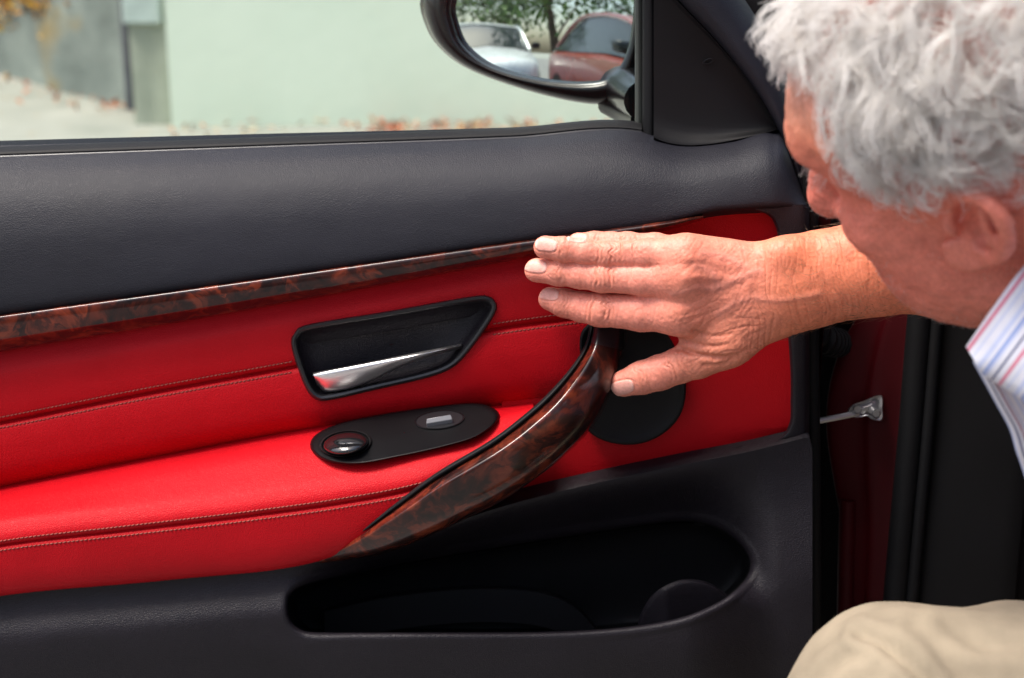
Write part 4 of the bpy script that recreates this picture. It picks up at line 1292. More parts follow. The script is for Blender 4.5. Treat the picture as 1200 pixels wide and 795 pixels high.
for nm, ch in FING.items():
    c = np.array(ch)
    for j, (amp, offs) in {2: (0.00115, (-15, -9.5, -4, 1.5, 7, 12.5)), 4: (0.00055, (-5, -1, 3.5))}.items():
        a_, b_ = c[j - 1, :2], c[j + 1, :2]
        s, t, L = seg_coord(hp, a_, b_)
        mid = np.linalg.norm(c[j, :2] - a_); r = c[j, 3]
        own = np.exp(-(t / (r * 0.80)) ** 4) * (np.abs(s - mid) < 40) * front
        wob = 1.8 * vnoise(np.stack([s * 0.05, t * 0.18, 0 * s + j], -1), 31 + len(nm)) + 0.035 * t * t / r * 6 * 0.16
        for i, o in enumerate(offs):
            disp -= own * amp * (0.55 + 0.45 * math.sin(i * 2.1 + len(nm))) * np.exp(-((s - mid - o - wob * 2.0) / 1.35) ** 2)
        mixc(np.clip(own * 0.42 * sum(np.exp(-((s - mid - o - wob * 2.0) / 1.5) ** 2) for o in offs[::2]), 0, 0.6), (0.52, 0.16, 0.09))
        disp += own * amp * 0.8 * np.exp(-((s - mid) / 11) ** 2)
        mixc(0.40 * own * np.exp(-((s - mid) / 12) ** 2), (0.60, 0.215, 0.14))
    # nail plates
    (a0, b0, hw) = NAIL[nm]
    s, t, L = seg_coord(hp, a0, b0)
    u = s / L
    dmax = c[-1, 2] - 0.0015
    hwf = hw * (0.92 + 0.10 * np.clip(u, 0, 1))
    edge_ = np.maximum(np.abs(t) / hwf, np.abs(u - 0.5) / 0.5)
    se = (np.abs(t / hwf) ** 3.2 + np.abs((u - 0.5) / 0.5) ** 3.2) ** (1 / 3.2)
    ok = (HV[:, 1] < dmax) * 1.0
    plate = (1 - sstep(se, 0.90, 1.0)) * ok
    disp += ok * (-0.00055 * np.exp(-((se - 1.03) / 0.09) ** 2) + 0.0003 * plate)
    nail_gloss = np.maximum(nail_gloss, plate)
    mixc(plate * 0.75, (0.74, 0.40, 0.34))
    mixc(plate * sstep(u, 0.84, 0.93) * 0.7, (0.74, 0.62, 0.54))
    mixc(plate * (1 - sstep(u, 0.02, 0.20)) * 0.4, (0.76, 0.55, 0.49))
    ring_ = ok * np.exp(-((se - 1.12) / 0.12) ** 2)
    mixc(ring_ * 0.35, (0.62, 0.23, 0.17))
# tendons, knuckles, veins and the thumb crease as relief
def dist_poly(q, n=40):
    c = polyc(q, n)
    d2 = np.full(len(hp), 1e9); tt_ = np.zeros(len(hp))
    near = (hp[:, 0] > c[:, 0].min() - 30) & (hp[:, 0] < c[:, 0].max() + 30)
    h_ = hp[near]; dd = np.full(len(h_), 1e9); ti = np.zeros(len(h_))
    for i, p_ in enumerate(c):
        e = ((h_ - p_) ** 2).sum(1); m_ = e < dd; dd[m_] = e[m_]; ti[m_] = i / n
    d2[near] = dd; tt_[near] = ti
    return np.sqrt(d2), tt_
for q, amp, w in (([(800, 362), (835, 352), (876, 342)], 0.0009, 7), ([(805, 325), (840, 325), (880, 331)], 0.0011, 6), ([(806, 303), (845, 308), (884, 322)], 0.0009, 6)):
    d_, t_ = dist_poly(q); disp += amp * front * np.exp(-(d_ / w) ** 2) * (1 - 0.6 * t_)
for q in ([(788, 345), (815, 338), (840, 338), (868, 325), (890, 318)], [(815, 312), (832, 318), (842, 334)], [(842, 368), (862, 355), (885, 350), (915, 352), (960, 345)], [(822, 296), (850, 302), (872, 312)]):
    d_, t_ = dist_poly(q); disp += 0.0006 * front * np.exp(-(d_ / 4.0) ** 2)
    mixc(0.18 * front * np.exp(-(d_ / 5.0) ** 2), (0.50, 0.26, 0.24))
for cx, cy, w in ((800, 364, 17), (803, 325, 15), (804, 300, 13)):
    d_ = np.hypot((hp[:, 0] - cx) / 1.15, hp[:, 1] - cy); disp += 0.0013 * front * np.exp(-(d_ / w) ** 2); mixc(0.35 * front * np.exp(-(d_ / w) ** 2), (0.66, 0.21, 0.13))
for q, amp, w in (([(771, 399), (795, 408), (826, 418), (856, 419), (880, 408)], 0.0030, 3.4), ([(800, 398), (830, 406), (862, 402)], 0.0012, 2.4), ([(812, 388), (840, 394), (868, 388)], 0.0010, 2.4), ([(824, 428), (846, 427), (872, 416)], 0.0010, 2.2)):
    d_, t_ = dist_poly(q); g_ = front * np.exp(-(d_ / w) ** 2) * (1 - sstep(t_, 0.6, 1.0)); disp -= amp * g_; mixc(0.4 * g_, (0.46, 0.13, 0.07))
# wrinkle fields: across the wrist, over the thumb base, fine net on the back of the hand
def lines(dirx, diry, fr_a, fr_c, seed, warp=0.6):
    al_ = hp[:, 0] * dirx + hp[:, 1] * diry; ac_ = -hp[:, 0] * diry + hp[:, 1] * dirx
    w = vnoise(np.stack([al_ * 0.03, ac_ * 0.03, 0 * al_], -1), seed + 50) * warp * 12
    n_ = vnoise(np.stack([al_ * fr_a, (ac_ + w) * fr_c, 0 * al_ + seed], -1), seed)
    return 1 - np.minimum(1, np.abs(n_) * 3.2)
mw = np.exp(-((hp[:, 0] - 893) / 22) ** 2) * front
disp -= 0.0006 * mw * lines(0.10, 1.0, 0.025, 0.17, 3)
disp -= 0.0004 * sstep(hp[:, 0], 900, 930) * front * lines(0.18, 1.0, 0.03, 0.22, 13)
mt = sstep(hp[:, 0], 785, 815) * (1 - sstep(hp[:, 0], 880, 915)) * sstep(hp[:, 1], 345, 385) * (1 - sstep(hp[:, 1], 418, 440)) * front
disp -= 0.00062 * mt * lines(0.93, -0.37, 0.028, 0.17, 7)
mb = sstep(hp[:, 0], 770, 800) * (1 - sstep(hp[:, 0], 885, 915)) * front
disp -= 0.00026 * mb * lines(0.75, -0.66, 0.05, 0.17, 17)
disp -= 0.00018 * mb * lines(0.55, 0.83, 0.06, 0.16, 19)
mf = (1 - sstep(hp[:, 0], 770, 800)) * front * (1 - nail_gloss)
disp -= 0.00030 * mf * lines(0.15, 1.0, 0.06, 0.22, 23)
disp += 0.00012 * fbm(HV * 600, 2, 3) * (1 - nail_gloss)
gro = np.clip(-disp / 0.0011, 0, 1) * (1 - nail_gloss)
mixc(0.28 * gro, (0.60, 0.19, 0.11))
HV = HV + HN * disp[:, None]

# ------------------------------------------------------------------ head and neck
HS = 1.06
yaw, pit, rol = math.radians(41), math.radians(15), math.radians(-33)
f0 = np.array([-math.cos(yaw), math.sin(yaw), 0]); l0 = np.array([-math.sin(yaw), -math.cos(yaw), 0]); u0 = np.array([0, 0, 1.0])
f1 = f0 * math.cos(pit) - u0 * math.sin(pit); u1 = u0 * math.cos(pit) + f0 * math.sin(pit)
l1 = l0 * math.cos(rol) + u1 * math.sin(rol); u2 = u1 * math.cos(rol) - l0 * math.sin(rol)
HR = np.stack([f1, l1, u2], 1)
HO = np.array([0.280, -0.336, 0.962])
for _ in range(25):                                  # seat the head so that the tip of the nose is where it should be
    e_ = px_of(HO + HR @ (np.array([0.132, 0, -0.028]) * HS)) - np.array([966.0, 228.0])
    HO = HO + np.array([-e_[0] / 1950, 0, e_[1] / 1900])
NECK_B = np.array([0.43, -0.325, 0.845])
nb = (NECK_B - HO) @ HR / HS                         # neck base in the head frame
hd = Field((-0.14, -0.115, -0.19), (0.145, 0.115, 0.15), 0.0014)
hd.ell((-0.005, 0, 0.035), (0.098, 0.077, 0.092))
hd.ell((0.047, 0, 0.044), (0.064, 0.067, 0.060), k=0.02)
hd.ell((0.052, 0, -0.030), (0.046, 0.060, 0.074), k=0.02)
for s in (-1, 1):
    hd.ell((0.068, 0.044 * s, -0.014), (0.025, 0.024, 0.020), k=0.015)
    hd.ell((0.040, 0.046 * s, -0.055), (0.044, 0.024, 0.042), k=0.02)
    hd.cone((0.000, 0.052 * s, -0.062), (0.076, 0.014 * s, -0.104), 0.017, 0.017, 0.02)
    hd.ell((0.090, 0.026 * s, 0.044), (0.014, 0.026, 0.011), k=0.016)
    hd.ell((0.106, 0.031 * s, 0.014), (0.018, 0.018, 0.015), k=0.014, sub=True)
    hd.ell((0.079, 0.032 * s, 0.014), (0.0135, 0.0145, 0.0125), k=0.003)
    hd.ell((0.105, 0.015 * s, -0.032), (0.014, 0.009, 0.010), k=0.006)
    hd.ell((0.106, 0.007 * s, -0.040), (0.005, 0.004, 0.004), k=0.003, sub=True)
    hd.cone((0.098, 0.026 * s, -0.030), (0.083, 0.038 * s, -0.062), 0.003, 0.002, 0.006, sub=True)
hd.cone((0.098, 0, 0.034), (0.1270, 0, -0.028), 0.0080, 0.0150, 0.009)
hd.ell((0.086, 0, -0.102), (0.017, 0.021, 0.016), k=0.012)
hd.ell((0.091, 0, -0.060), (0.009, 0.024, 0.006), k=0.010)
hd.ell((0.089, 0, -0.071), (0.009, 0.021, 0.007), k=0.010)
hd.cone((0.099, -0.024, -0.0655), (0.099, 0.024, -0.0655), 0.0014, 0.0014, 0.002, sub=True)
hd.cone((-0.030, 0, -0.040), nb, 0.057, 0.060, 0.03)
hd.cone((0.025, 0, -0.075), nb + np.array([0.02, 0, 0.0]), 0.034, 0.048, 0.03)
for s in (-1, 1):
    # ear: disc, helix rim, antihelix, concha, tragus, lobe
    def E(f, o, u):
        f, u = (f + 0.012) * 0.80, u * 0.92               # narrower, leaning back
        f, u = f * 0.86 - u * 0.50, f * 0.50 + u * 0.86
        return (f - 0.004, (0.0725 + o - 0.40 * min(f - 0.008, 0)) * s, u - 0.004)
    hd.cone(E(-0.012, -0.004, 0.020), E(-0.010, -0.004, -0.020), 0.0125, 0.008, 0.006, ((0.42, 1.0 * s, 0), 0.45))
    hel = polyc([E(0.006, 0.000, 0.006), E(0.006, 0.002, 0.024), E(-0.004, 0.004, 0.036), E(-0.018, 0.004, 0.039), E(-0.030, 0.004, 0.029), E(-0.034, 0.004, 0.012), E(-0.031, 0.003, -0.006), E(-0.023, 0.002, -0.021), E(-0.012, 0.001, -0.033), E(-0.002, 0.000, -0.034), E(0.004, -0.001, -0.026)], 22)
    for a_, b_ in zip(hel[:-1], hel[1:]):
        hd.cone(a_, b_, 0.0040, 0.0040, 0.003)
    hd.ell(E(-0.006, 0.000, -0.024), (0.0095, 0.0055, 0.0100), k=0.006)
    for a_, b_ in ((E(-0.014, 0.003, 0.027), E(-0.022, 0.005, 0.008)), (E(-0.022, 0.005, 0.008), E(-0.016, 0.003, -0.014))):
        hd.cone(a_, b_, 0.0032, 0.0036, 0.005)
    hd.ell(E(-0.008, 0.005, 0.004), (0.0105, 0.0125, 0.0160), k=0.003, sub=True)
    hd.ell(E(0.005, 0.003, -0.004), (0.0045, 0.0045, 0.0075), k=0.004)
FVh, FFh = hd.mesh()
FVh = relax(FVh, FFh, 2)
FNh = vnormals(FVh, FFh)
face = FVh.copy()                                    # head-frame copy for masks
fd = 0.0009 * fbm(face * 70, 2, 4) + 0.00045 * fbm(face * 260, 2, 8)
# crow's feet, cheek folds and neck creases
cf_ = np.exp(-(((face[:, 0] - 0.058) / 0.016) ** 2 + ((face[:, 2] - 0.008) / 0.016) ** 2)) * (np.abs(face[:, 1]) > 0.035)
fd -= 0.0011 * cf_ * (1 - np.minimum(1, 3 * np.abs(np.sin((face[:, 2] - 0.008) * 900 + (face[:, 0]) * 60))))
nk = sstep(-face[:, 2], 0.085, 0.12)
fd -= 0.0009 * nk * (1 - np.minimum(1, 2.5 * np.abs(vnoise(np.stack([face[:, 0] * 20, face[:, 1] * 20, face[:, 2] * 130 + face[:, 0] * 60], -1), 12))))
ck = np.exp(-(((face[:, 0] - 0.055) / 0.03) ** 2 + ((face[:, 2] + 0.05) / 0.03) ** 2))
fd -= 0.0007 * ck * (1 - np.minimum(1, 3 * np.abs(vnoise(np.stack([face[:, 0] * 150 + face[:, 2] * 60, face[:, 1] * 25, face[:, 2] * 30], -1), 22))))
FVh = FVh + FNh * fd[:, None]
hc = np.tile(np.array([0.68, 0.195, 0.135]), (len(face), 1))
def mixh(mask, col):
    global hc
    hc = hc * (1 - mask[:, None]) + np.asarray(col) * mask[:, None]
mixh(0.8 * sstep(face[:, 2], 0.03, 0.07) * sstep(face[:, 0], 0.03, 0.07), (0.62, 0.24, 0.13))
mixh(0.6 * sstep(face[:, 2], 0.05, 0.09), (0.60, 0.33, 0.27))
mixh(0.6 * np.exp(-(((face[:, 0] - 0.12) / 0.025) ** 2 + (face[:, 1] / 0.02) ** 2 + ((face[:, 2] + 0.025) / 0.02) ** 2)), (0.52, 0.14, 0.11))
mixh(0.6 * (np.abs(face[:, 1]) > 0.074), (0.66, 0.20, 0.14))
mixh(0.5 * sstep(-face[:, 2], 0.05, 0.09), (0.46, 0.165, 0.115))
mixh(0.35 * np.clip(fbm(face * 55, 3, 15), 0, 1), (0.48, 0.12, 0.085))
mixh(0.6 * np.exp(-(((face[:, 0] - 0.10) / 0.012) ** 2 + (face[:, 1] / 0.024) ** 2 + ((face[:, 2] + 0.0635) / 0.008) ** 2)), (0.45, 0.12, 0.10))
spots = np.clip(fbm(face * 85, 2, 57) - 0.75, 0, 0.5) * 2
mixh(0.45 * spots, (0.30, 0.10, 0.06))
hc *= (1 + 0.12 * fbm(face * 120, 2, 41))[:, None]
HWV = HO + (FVh * HS) @ HR.T

# ------------------------------------------------------------------ rest of the body (under the clothes)
SH_R = np.array([0.530, -0.145, 0.850]); SH_L = np.array([0.500, -0.505, 0.815])
EL_R = W(1240, 318, -0.080)
EL_L = np.array([0.62, -0.56, 0.56]); WR_L = np.array([0.42, -0.44, 0.60])
PEL = np.array([0.80, -0.30, 0.40])
def torso(fld, g):
    fld.cone((SH_R + SH_L) / 2 + [0.01, 0, -0.02], (SH_R + SH_L) / 2 + [0.12, 0, -0.20], 0.105 + g, 0.125 + g, 0.05)
    fld.cone(SH_R + [0.02, -0.05, -0.01], SH_L + [0.02, 0.05, -0.01], 0.070 + g, 0.070 + g, 0.06)
    fld.cone((SH_R + SH_L) / 2 + [0.12, 0, -0.20], PEL + [0, 0, 0.02], 0.130 + g, 0.140 + g, 0.06)
    fld.cone(SH_R + [0.10, -0.03, -0.10], PEL + [0, 0.06, 0.06], 0.09 + g, 0.10 + g, 0.06)
    fld.cone(SH_L + [0.10, 0.05, -0.10], PEL + [0, -0.06, 0.06], 0.09 + g, 0.10 + g, 0.06)
    if g > 0: fld.cone(NECK_B + [-0.005, -0.015, -0.035], (SH_R + SH_L) / 2 + [0.02, 0, 0], 0.066, 0.10, 0.05)
    fld.cone(NECK_B + [0.03, 0.0, 0.0], (SH_R + SH_L) / 2 + [0.02, 0, 0], 0.058 + g, 0.09 + g, 0.04)
bf = Field((0.33, -0.68, 0.22), (1.02, 0.05, 1.0), 0.007)
torso(bf, 0.0)
bf.cone(SH_R, EL_R, 0.052, 0.042, 0.03)
bf.cone(SH_L, EL_L, 0.052, 0.042, 0.03)
bf.cone(EL_L, WR_L, 0.040, 0.028, 0.02)
bf.ell(WR_L + [-0.06, 0.02, 0.0], (0.075, 0.040, 0.022), k=0.02)
BV, BF = bf.mesh(); BV = relax(BV, BF, 2)
# forearm continues from the fine mesh to the elbow
af = Field((0.340, -0.16, 0.62), (0.56, 0.02, 0.90), 0.004)
for a_, b_, ra, rb in (((1020, 315, -0.066), (1120, 309, -0.072), 51.5, 60), ((1120, 309, -0.072), (1240, 318, -0.080), 60, 62)):
    af.cone(W(*a_), W(*b_), ra / PXM, rb / PXM, 0.014, (YAX, 0.66))
AV, AF = af.mesh(); AV = relax(AV, AF, 1)
nB = len(BV) + len(AV)
Vall = np.concatenate([HV, HWV, BV, AV])
Fall = np.concatenate([HF, FFh + len(HV), BF + len(HV) + len(HWV), AF + len(HV) + len(HWV) + len(BV)])
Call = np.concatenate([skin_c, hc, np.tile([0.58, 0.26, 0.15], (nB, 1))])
def mk_skin():
    m, nt, bs = mat_new('skin')
    L = nt.links.new
    at = nt.nodes.new('ShaderNodeAttribute'); at.attribute_name = 'tint'
    co = coords(nt)
    n1 = N(nt, 'ShaderNodeTexNoise', Scale=420.0, Detail=4.0); L(co, n1.inputs['Vector'])
    r1 = ramp(nt, [(0.35, (0.86, 0.82, 0.80)), (0.65, (1.08, 1.06, 1.05))]); L(n1.outputs[0], r1.inputs[0])
    mx = nt.nodes.new('ShaderNodeMixRGB'); mx.blend_type = 'MULTIPLY'; mx.inputs[0].default_value = 0.8
    L(at.outputs['Color'], mx.inputs[1]); L(r1.outputs[0], mx.inputs[2])
    L(mx.outputs[0], bs.inputs['Base Color'])
    v = N(nt, 'ShaderNodeTexVoronoi', feature='DISTANCE_TO_EDGE', Scale=780.0); L(co, v.inputs['Vector'])
    rv = ramp(nt, [(0.0, (0, 0, 0)), (0.2, (1, 1, 1))]); L(v.outputs['Distance'], rv.inputs[0])
    p = bump(nt, bs, rv.outputs[0], 0.16, 0.0005)
    bump(nt, bs, n1.outputs[0], 0.22, 0.0008, p)
    bs.inputs['Roughness'].default_value = 0.48
    bs.inputs['Subsurface Weight'].default_value = 0.12
    bs.inputs['Subsurface Radius'].default_value = (1.0, 0.35, 0.2)
    bs.inputs['Subsurface Scale'].default_value = 0.004
    bs.inputs['Specular IOR Level'].default_value = 0.42
    return m
M['skin'] = mk_skin()
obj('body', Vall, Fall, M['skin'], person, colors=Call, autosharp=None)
# ------------------------------------------------------------------ hair: wavy white strands in locks
def strands_vf(S, rad0, rad1, tint):
    """S: (n, k, 3) strand points -> thin three-sided tubes."""
    n, k = S.shape[:2]
    t = np.gradient(S, axis=1); t /= np.linalg.norm(t, axis=-1, keepdims=True) + 1e-12
    ref = np.array([0.37, -0.81, 0.45]); a_ = np.cross(t, ref); a_ /= np.linalg.norm(a_, axis=-1, keepdims=True) + 1e-9
    b_ = np.cross(t, a_)
    r = np.linspace(rad0, rad1, k)[None, :, None]
    V = np.stack([S + r * (math.cos(w) * a_ + math.sin(w) * b_) for w in (0, 2.094, 4.189)], 2)
    i = (np.arange(n)[:, None, None] * k + np.arange(k - 1)[None, :, None]) * 3
    j = np.arange(3)[None, None, :]; j2 = (j + 1) % 3
    F = np.stack([i + j, i + j2, i + 3 + j2, i + 3 + j], -1).reshape(-1, 4)
    return V.reshape(-1, 3), F, np.repeat(tint, k * 3, axis=0)

hrng = np.random.default_rng(21)
EC = np.array([-0.002, 0, 0.037]); ER = np.array([0.1005, 0.0795, 0.0935])
def ell_n(p):
    g = (p - EC) / ER ** 2
    return g / np.linalg.norm(g, axis=-1, keepdims=True)
def ell_proj(p):
    q = (p - EC) / ER
    return EC + q / np.linalg.norm(q, axis=-1, keepdims=True) * ER
F_, L_, U_ = face[:, 0], np.abs(face[:, 1]), face[:, 2]
line = np.interp(F_, [-0.12, -0.055, -0.042, -0.030, 0.0, 0.018, 0.035, 0.055, 0.062, 0.066, 0.085], [-0.045, -0.040, 0.000, 0.046, 0.046, 0.030, 0.034, 0.046, 0.070, 0.092, 0.100])
scalp = np.where((U_ > line) & (L_ < 0.088))[0]
scalp = scalp[np.linalg.norm((face[scalp] - EC) / ER, axis=1) < 1.06]
def flow(p):
    """Combing direction on the scalp (head frame)."""
    top = sstep(p[:, 2], 0.070, 0.122)
    fr = sstep(p[:, 0], 0.01, 0.05) * (1 - sstep(np.abs(p[:, 1]), 0.030, 0.055))
    g = np.stack([-0.30 * (1 - top) + 0.35 * top + 0.9 * fr * top, np.sign(p[:, 1]) * (0.8 - 0.5 * fr) * top, -(1 - top) - 0.05], -1)
    return g
def make_hair(nclump, kids, len_lo, len_hi, K=15, spread=0.0042):
    roots = face[hrng.choice(scalp, nclump)]
    n0 = ell_n(roots)
    p = ell_proj(roots)
    ang = hrng.normal(size=nclump) * 0.55
    g = flow(p)
    ang = ang * (1 + 1.3 * sstep(p[:, 2], 0.09, 0.125))
    L = hrng.uniform(len_lo, len_hi, nclump) * (0.80 + 0.35 * sstep(p[:, 2], 0.04, 0.11))
    hmax = hrng.uniform(0.006, 0.015, nclump) * (0.75 + 0.75 * sstep(p[:, 2], 0.05, 0.12)) * (1 + 0.9 * sstep(p[:, 0], 0.03, 0.07) * sstep(p[:, 2], 0.07, 0.10))
    ph = hrng.uniform(0, 2 * np.pi, nclump); om = hrng.uniform(5.5, 11.0, nclump) * hrng.choice([-1, 1], nclump)
    amp = hrng.uniform(0.0028, 0.0078, nclump)
    curl = hrng.normal(size=nclump) * 1.1
    path = []
    for i in range(K):
        t = i / (K - 1)
        n_ = ell_n(p)
        d = g - (g * n_).sum(1, keepdims=True) * n_
        d /= np.linalg.norm(d, axis=1, keepdims=True) + 1e-9
        b = np.cross(n_, d)
        a_ = ang + curl * t * t * 1.6
        dd = d * np.cos(a_)[:, None] + b * np.sin(a_)[:, None]
        bb = np.cross(n_, dd)
        h_ = hmax * (1 - math.exp(-3.2 * t)) + 0.0008
        w = amp * t ** 0.7
        path.append(p + n_ * (h_ + w * np.sin(om * t + ph))[:, None] + bb * (w * 1.4 * np.cos(om * t + ph))[:, None])
        p = ell_proj(p + dd * (L / (K - 1))[:, None])
    G_ = np.stack(path, 1)                                   # (clump, K, 3)
    off = hrng.normal(size=(nclump, kids, 3)) * spread
    off -= (off * n0[:, None]).sum(-1, keepdims=True) * n0[:, None] * 0.7
    tt_ = np.linspace(0, 1, K)[None, None, :, None]
    conv = 1 - 0.84 * tt_ ** 0.7
    S = G_[:, None] + off[:, :, None] * conv
    jit = hrng.normal(size=(nclump, kids, 1, 3)) * 0.0022 * tt_ ** 1.5
    wav = np.sin(tt_ * hrng.uniform(5, 11, (nclump, kids, 1, 1)) + hrng.uniform(0, 6.28, (nclump, kids, 1, 1))) * hrng.normal(size=(nclump, kids, 1, 3)) * 0.0009 * tt_
    S = S + jit + wav
    cut = hrng.uniform(0.7, 1.0, (nclump, kids))
    u = np.linspace(0, 1, K)[None, None, :] * cut[..., None] * (K - 1)
    i0 = np.minimum(u.astype(int), K - 2); fr = (u - i0)[..., None]
    ci, ki = np.meshgrid(np.arange(nclump), np.arange(kids), indexing='ij')
    S = S[ci[..., None], ki[..., None], i0] * (1 - fr) + S[ci[..., None], ki[..., None], i0 + 1] * fr
    # trim strands that would hang over the face or the ear
    Sp = px_of(HO + (S * HS) @ HR.T)
    Sp = Sp + hrng.normal(size=(nclump, 1, 1, 2)) * 7 + hrng.normal(size=(nclump, kids, 1, 2)) * 5
    zone = np.zeros(Sp.shape[:3], bool)
    for poly in ([(600, -200), (850, -40), (868, 10), (885, 45), (908, 75), (930, 98), (955, 104), (964, 150), (980, 200), (1040, 243), (1090, 258), (1060, 420), (600, 420)], [(1112, 220), (1185, 220), (1195, 330), (1100, 330)]):
        zone |= in_poly(Sp, np.array(poly, float))
    first = np.where(zone.any(2), zone.argmax(2), K)
    free = hrng.uniform(size=first.shape) < 0.0
    first = np.where(free, K, first)
    keep = first > 4
    lim = np.clip((first - 1) / (K - 1), 0.05, 1.0)
    u = np.linspace(0, 1, K)[None, None, :] * lim[..., None] * (K - 1)
    i0 = np.minimum(u.astype(int), K - 2); fr = (u - i0)[..., None]
    S = S[ci[..., None], ki[..., None], i0] * (1 - fr) + S[ci[..., None], ki[..., None], i0 + 1] * fr
    base = np.clip(hrng.normal(0.965, 0.02, (nclump, 1)) + hrng.normal(size=(nclump, kids)) * 0.05, 0.55, 0.97)
    tint = np.stack([base, base * 0.98, base * 0.955], -1).reshape(-1, 3)
    kp = keep.reshape(-1)
    return S.reshape(-1, K, 3)[kp], tint[kp]
S1, T1 = make_hair(900, 19, 0.032, 0.056)
S2, T2 = make_hair(160, 8, 0.036, 0.066, spread=0.0025)
# fringe blown up and forward over the forehead
S = np.concatenate([S1, S2]); T = np.concatenate([T1, T2])
V, F, T = strands_vf(HO + (S * HS) @ HR.T, 0.00019, 0.00010, T)
def mk_hair(name, trans=0.3):
    m, nt, bs = mat_new(name)
    at = nt.nodes.new('ShaderNodeAttribute'); at.attribute_name = 'tint'
    nt.links.new(at.outputs['Color'], bs.inputs['Base Color'])
    bs.inputs['Roughness'].default_value = 0.38
    bs.inputs['Specular IOR Level'].default_value = 0.4
    tr = nt.nodes.new('ShaderNodeBsdfTranslucent'); nt.links.new(at.outputs['Color'], tr.inputs[0])
    mx = nt.nodes.new('ShaderNodeMixShader'); mx.inputs[0].default_value = trans
    nt.links.new(bs.outputs[0], mx.inputs[1]); nt.links.new(tr.outputs[0], mx.inputs[2])
    nt.links.new(mx.outputs[0], nt.nodes['Material Output'].inputs[0])
    return m
M['hair'] = mk_hair('white_hair', 0.62)
ho_ = obj('hair', V, F, M['hair'], person, colors=T, autosharp=None, label='wavy white hair')
# eyebrows
for s in (-1, 1):
    eb = []
    for k in range(70):
        u_ = hrng.uniform(0, 1); y_ = s * (0.014 + 0.036 * u_); x_ = 0.1005 - 0.020 * u_ ** 2; z_ = 0.033 - 0.006 * u_ ** 2 + hrng.normal() * 0.0028
        d = np.array([0.25 + 0.2 * hrng.normal(), s * (0.6 + 0.3 * u_), 0.15 + 0.3 * hrng.normal()]); d /= np.linalg.norm(d)
        L = hrng.uniform(0.008, 0.016); tt_ = np.linspace(0, 1, 6)[:, None]
        eb.append(np.array([x_, y_, z_]) + d * tt_ * L + np.array([0.3, 0, -0.5]) * tt_ ** 2 * L * 0.5)
    V, F, T = strands_vf(HO + (np.array(eb) * HS) @ HR.T, 0.00020, 0.00008, np.tile([0.88, 0.86, 0.82], (len(eb), 1)))
    obj('eyebrow', V, F, M['hair'], person, colors=T, autosharp=None)
# fine hairs on the forearm
cand = np.where((hp[:, 0] > 925) & (HN[:, 1] < 0.35))[0]
ri = hrng.choice(cand, 420)
d = np.array([-0.55, 0.0, 0.35]) + hrng.normal(size=(420, 3)) * 0.35
d -= (d * HN[ri]).sum(1, keepdims=True) * HN[ri]; d /= np.linalg.norm(d, axis=1, keepdims=True)
tt_ = np.linspace(0, 1, 6)[None, :, None]; Ls = hrng.uniform(0.006, 0.014, (420, 1, 1))
Sh = HV[ri][:, None] + (d[:, None] * tt_ + HN[ri][:, None] * (0.55 * tt_ - 0.35 * tt_ ** 2)) * Ls
V, F, T = strands_vf(Sh, 0.00009, 0.00004, np.tile([0.42, 0.30, 0.20], (420, 1)))
obj('arm_hair', V, F, M['hair'], person, colors=T, autosharp=None)

# white stubble on the cheek, jaw and neck
cand = np.where((face[:, 2] < -0.025) & (face[:, 0] > -0.02) & (face[:, 2] > -0.125) & (np.abs(face[:, 1]) < 0.068))[0]
ri = hrng.choice(cand, 3200)
Nh_ = FNh[ri] @ HR.T; Ph_ = HWV[ri]
d = np.array([0.25, 0.0, -0.6]) + hrng.normal(size=(3200, 3)) * 0.5 + Nh_ * 0.8; d /= np.linalg.norm(d, axis=1, keepdims=True)
Sb = Ph_[:, None] + d[:, None] * np.linspace(-0.2, 1, 3)[None, :, None] * hrng.uniform(0.0008, 0.002, (3200, 1, 1))
V, F, T = strands_vf(Sb, 0.00008, 0.00005, np.tile([0.80, 0.77, 0.74], (3200, 1)))
obj('stubble', V, F, M['hair'], person, colors=T, autosharp=None, kind='stuff')

# ------------------------------------------------------------------ striped shirt
def mk_stripes():
    m, nt, bs = mat_new('striped_cotton')
    L = nt.links.new
    at = nt.nodes.new('ShaderNodeAttribute'); at.attribute_name = 'tint'
    sp = nt.nodes.new('ShaderNodeSeparateColor'); L(at.outputs['Color'], sp.inputs[0])
    mul = nt.nodes.new('ShaderNodeMath'); mul.operation = 'MULTIPLY'; mul.inputs[1].default_value = 1 / 0.030
    L(sp.outputs[0], mul.inputs[0])
    fr = nt.nodes.new('ShaderNodeMath'); fr.operation = 'FRACT'; L(mul.outputs[0], fr.inputs[0])
    w, bl, pk, nv, lb = (0.64, 0.64, 0.71), (0.27, 0.34, 0.60), (0.58, 0.16, 0.24), (0.04, 0.05, 0.15), (0.46, 0.51, 0.70)
    r = ramp(nt, [(0.0, w), (0.10, lb), (0.20, w), (0.28, bl), (0.36, lb), (0.40, w), (0.52, nv), (0.57, w), (0.70, pk), (0.78, w), (0.90, lb), (0.94, w)], 'CONSTANT')
    L(fr.outputs[0], r.inputs[0]); L(r.outputs[0], bs.inputs['Base Color'])
    co = coords(nt); n1 = N(nt, 'ShaderNodeTexNoise', Scale=900.0, Detail=2.0); L(co, n1.inputs['Vector'])
    n2 = N(nt, 'ShaderNodeTexNoise', Scale=60.0, Detail=3.0); L(co, n2.inputs['Vector'])
    p = bump(nt, bs, n1.outputs[0], 0.25, 0.0006); bump(nt, bs, n2.outputs[0], 0.25, 0.004, p)
    bs.inputs['Roughness'].default_value = 0.85
    bs.inputs['Sheen Weight'].default_value = 0.2
    return m
M['shirt'] = mk_stripes()
sf = Field((0.33, -0.70, 0.30), (1.04, 0.06, 1.0), 0.006)
torso(sf, 0.014)
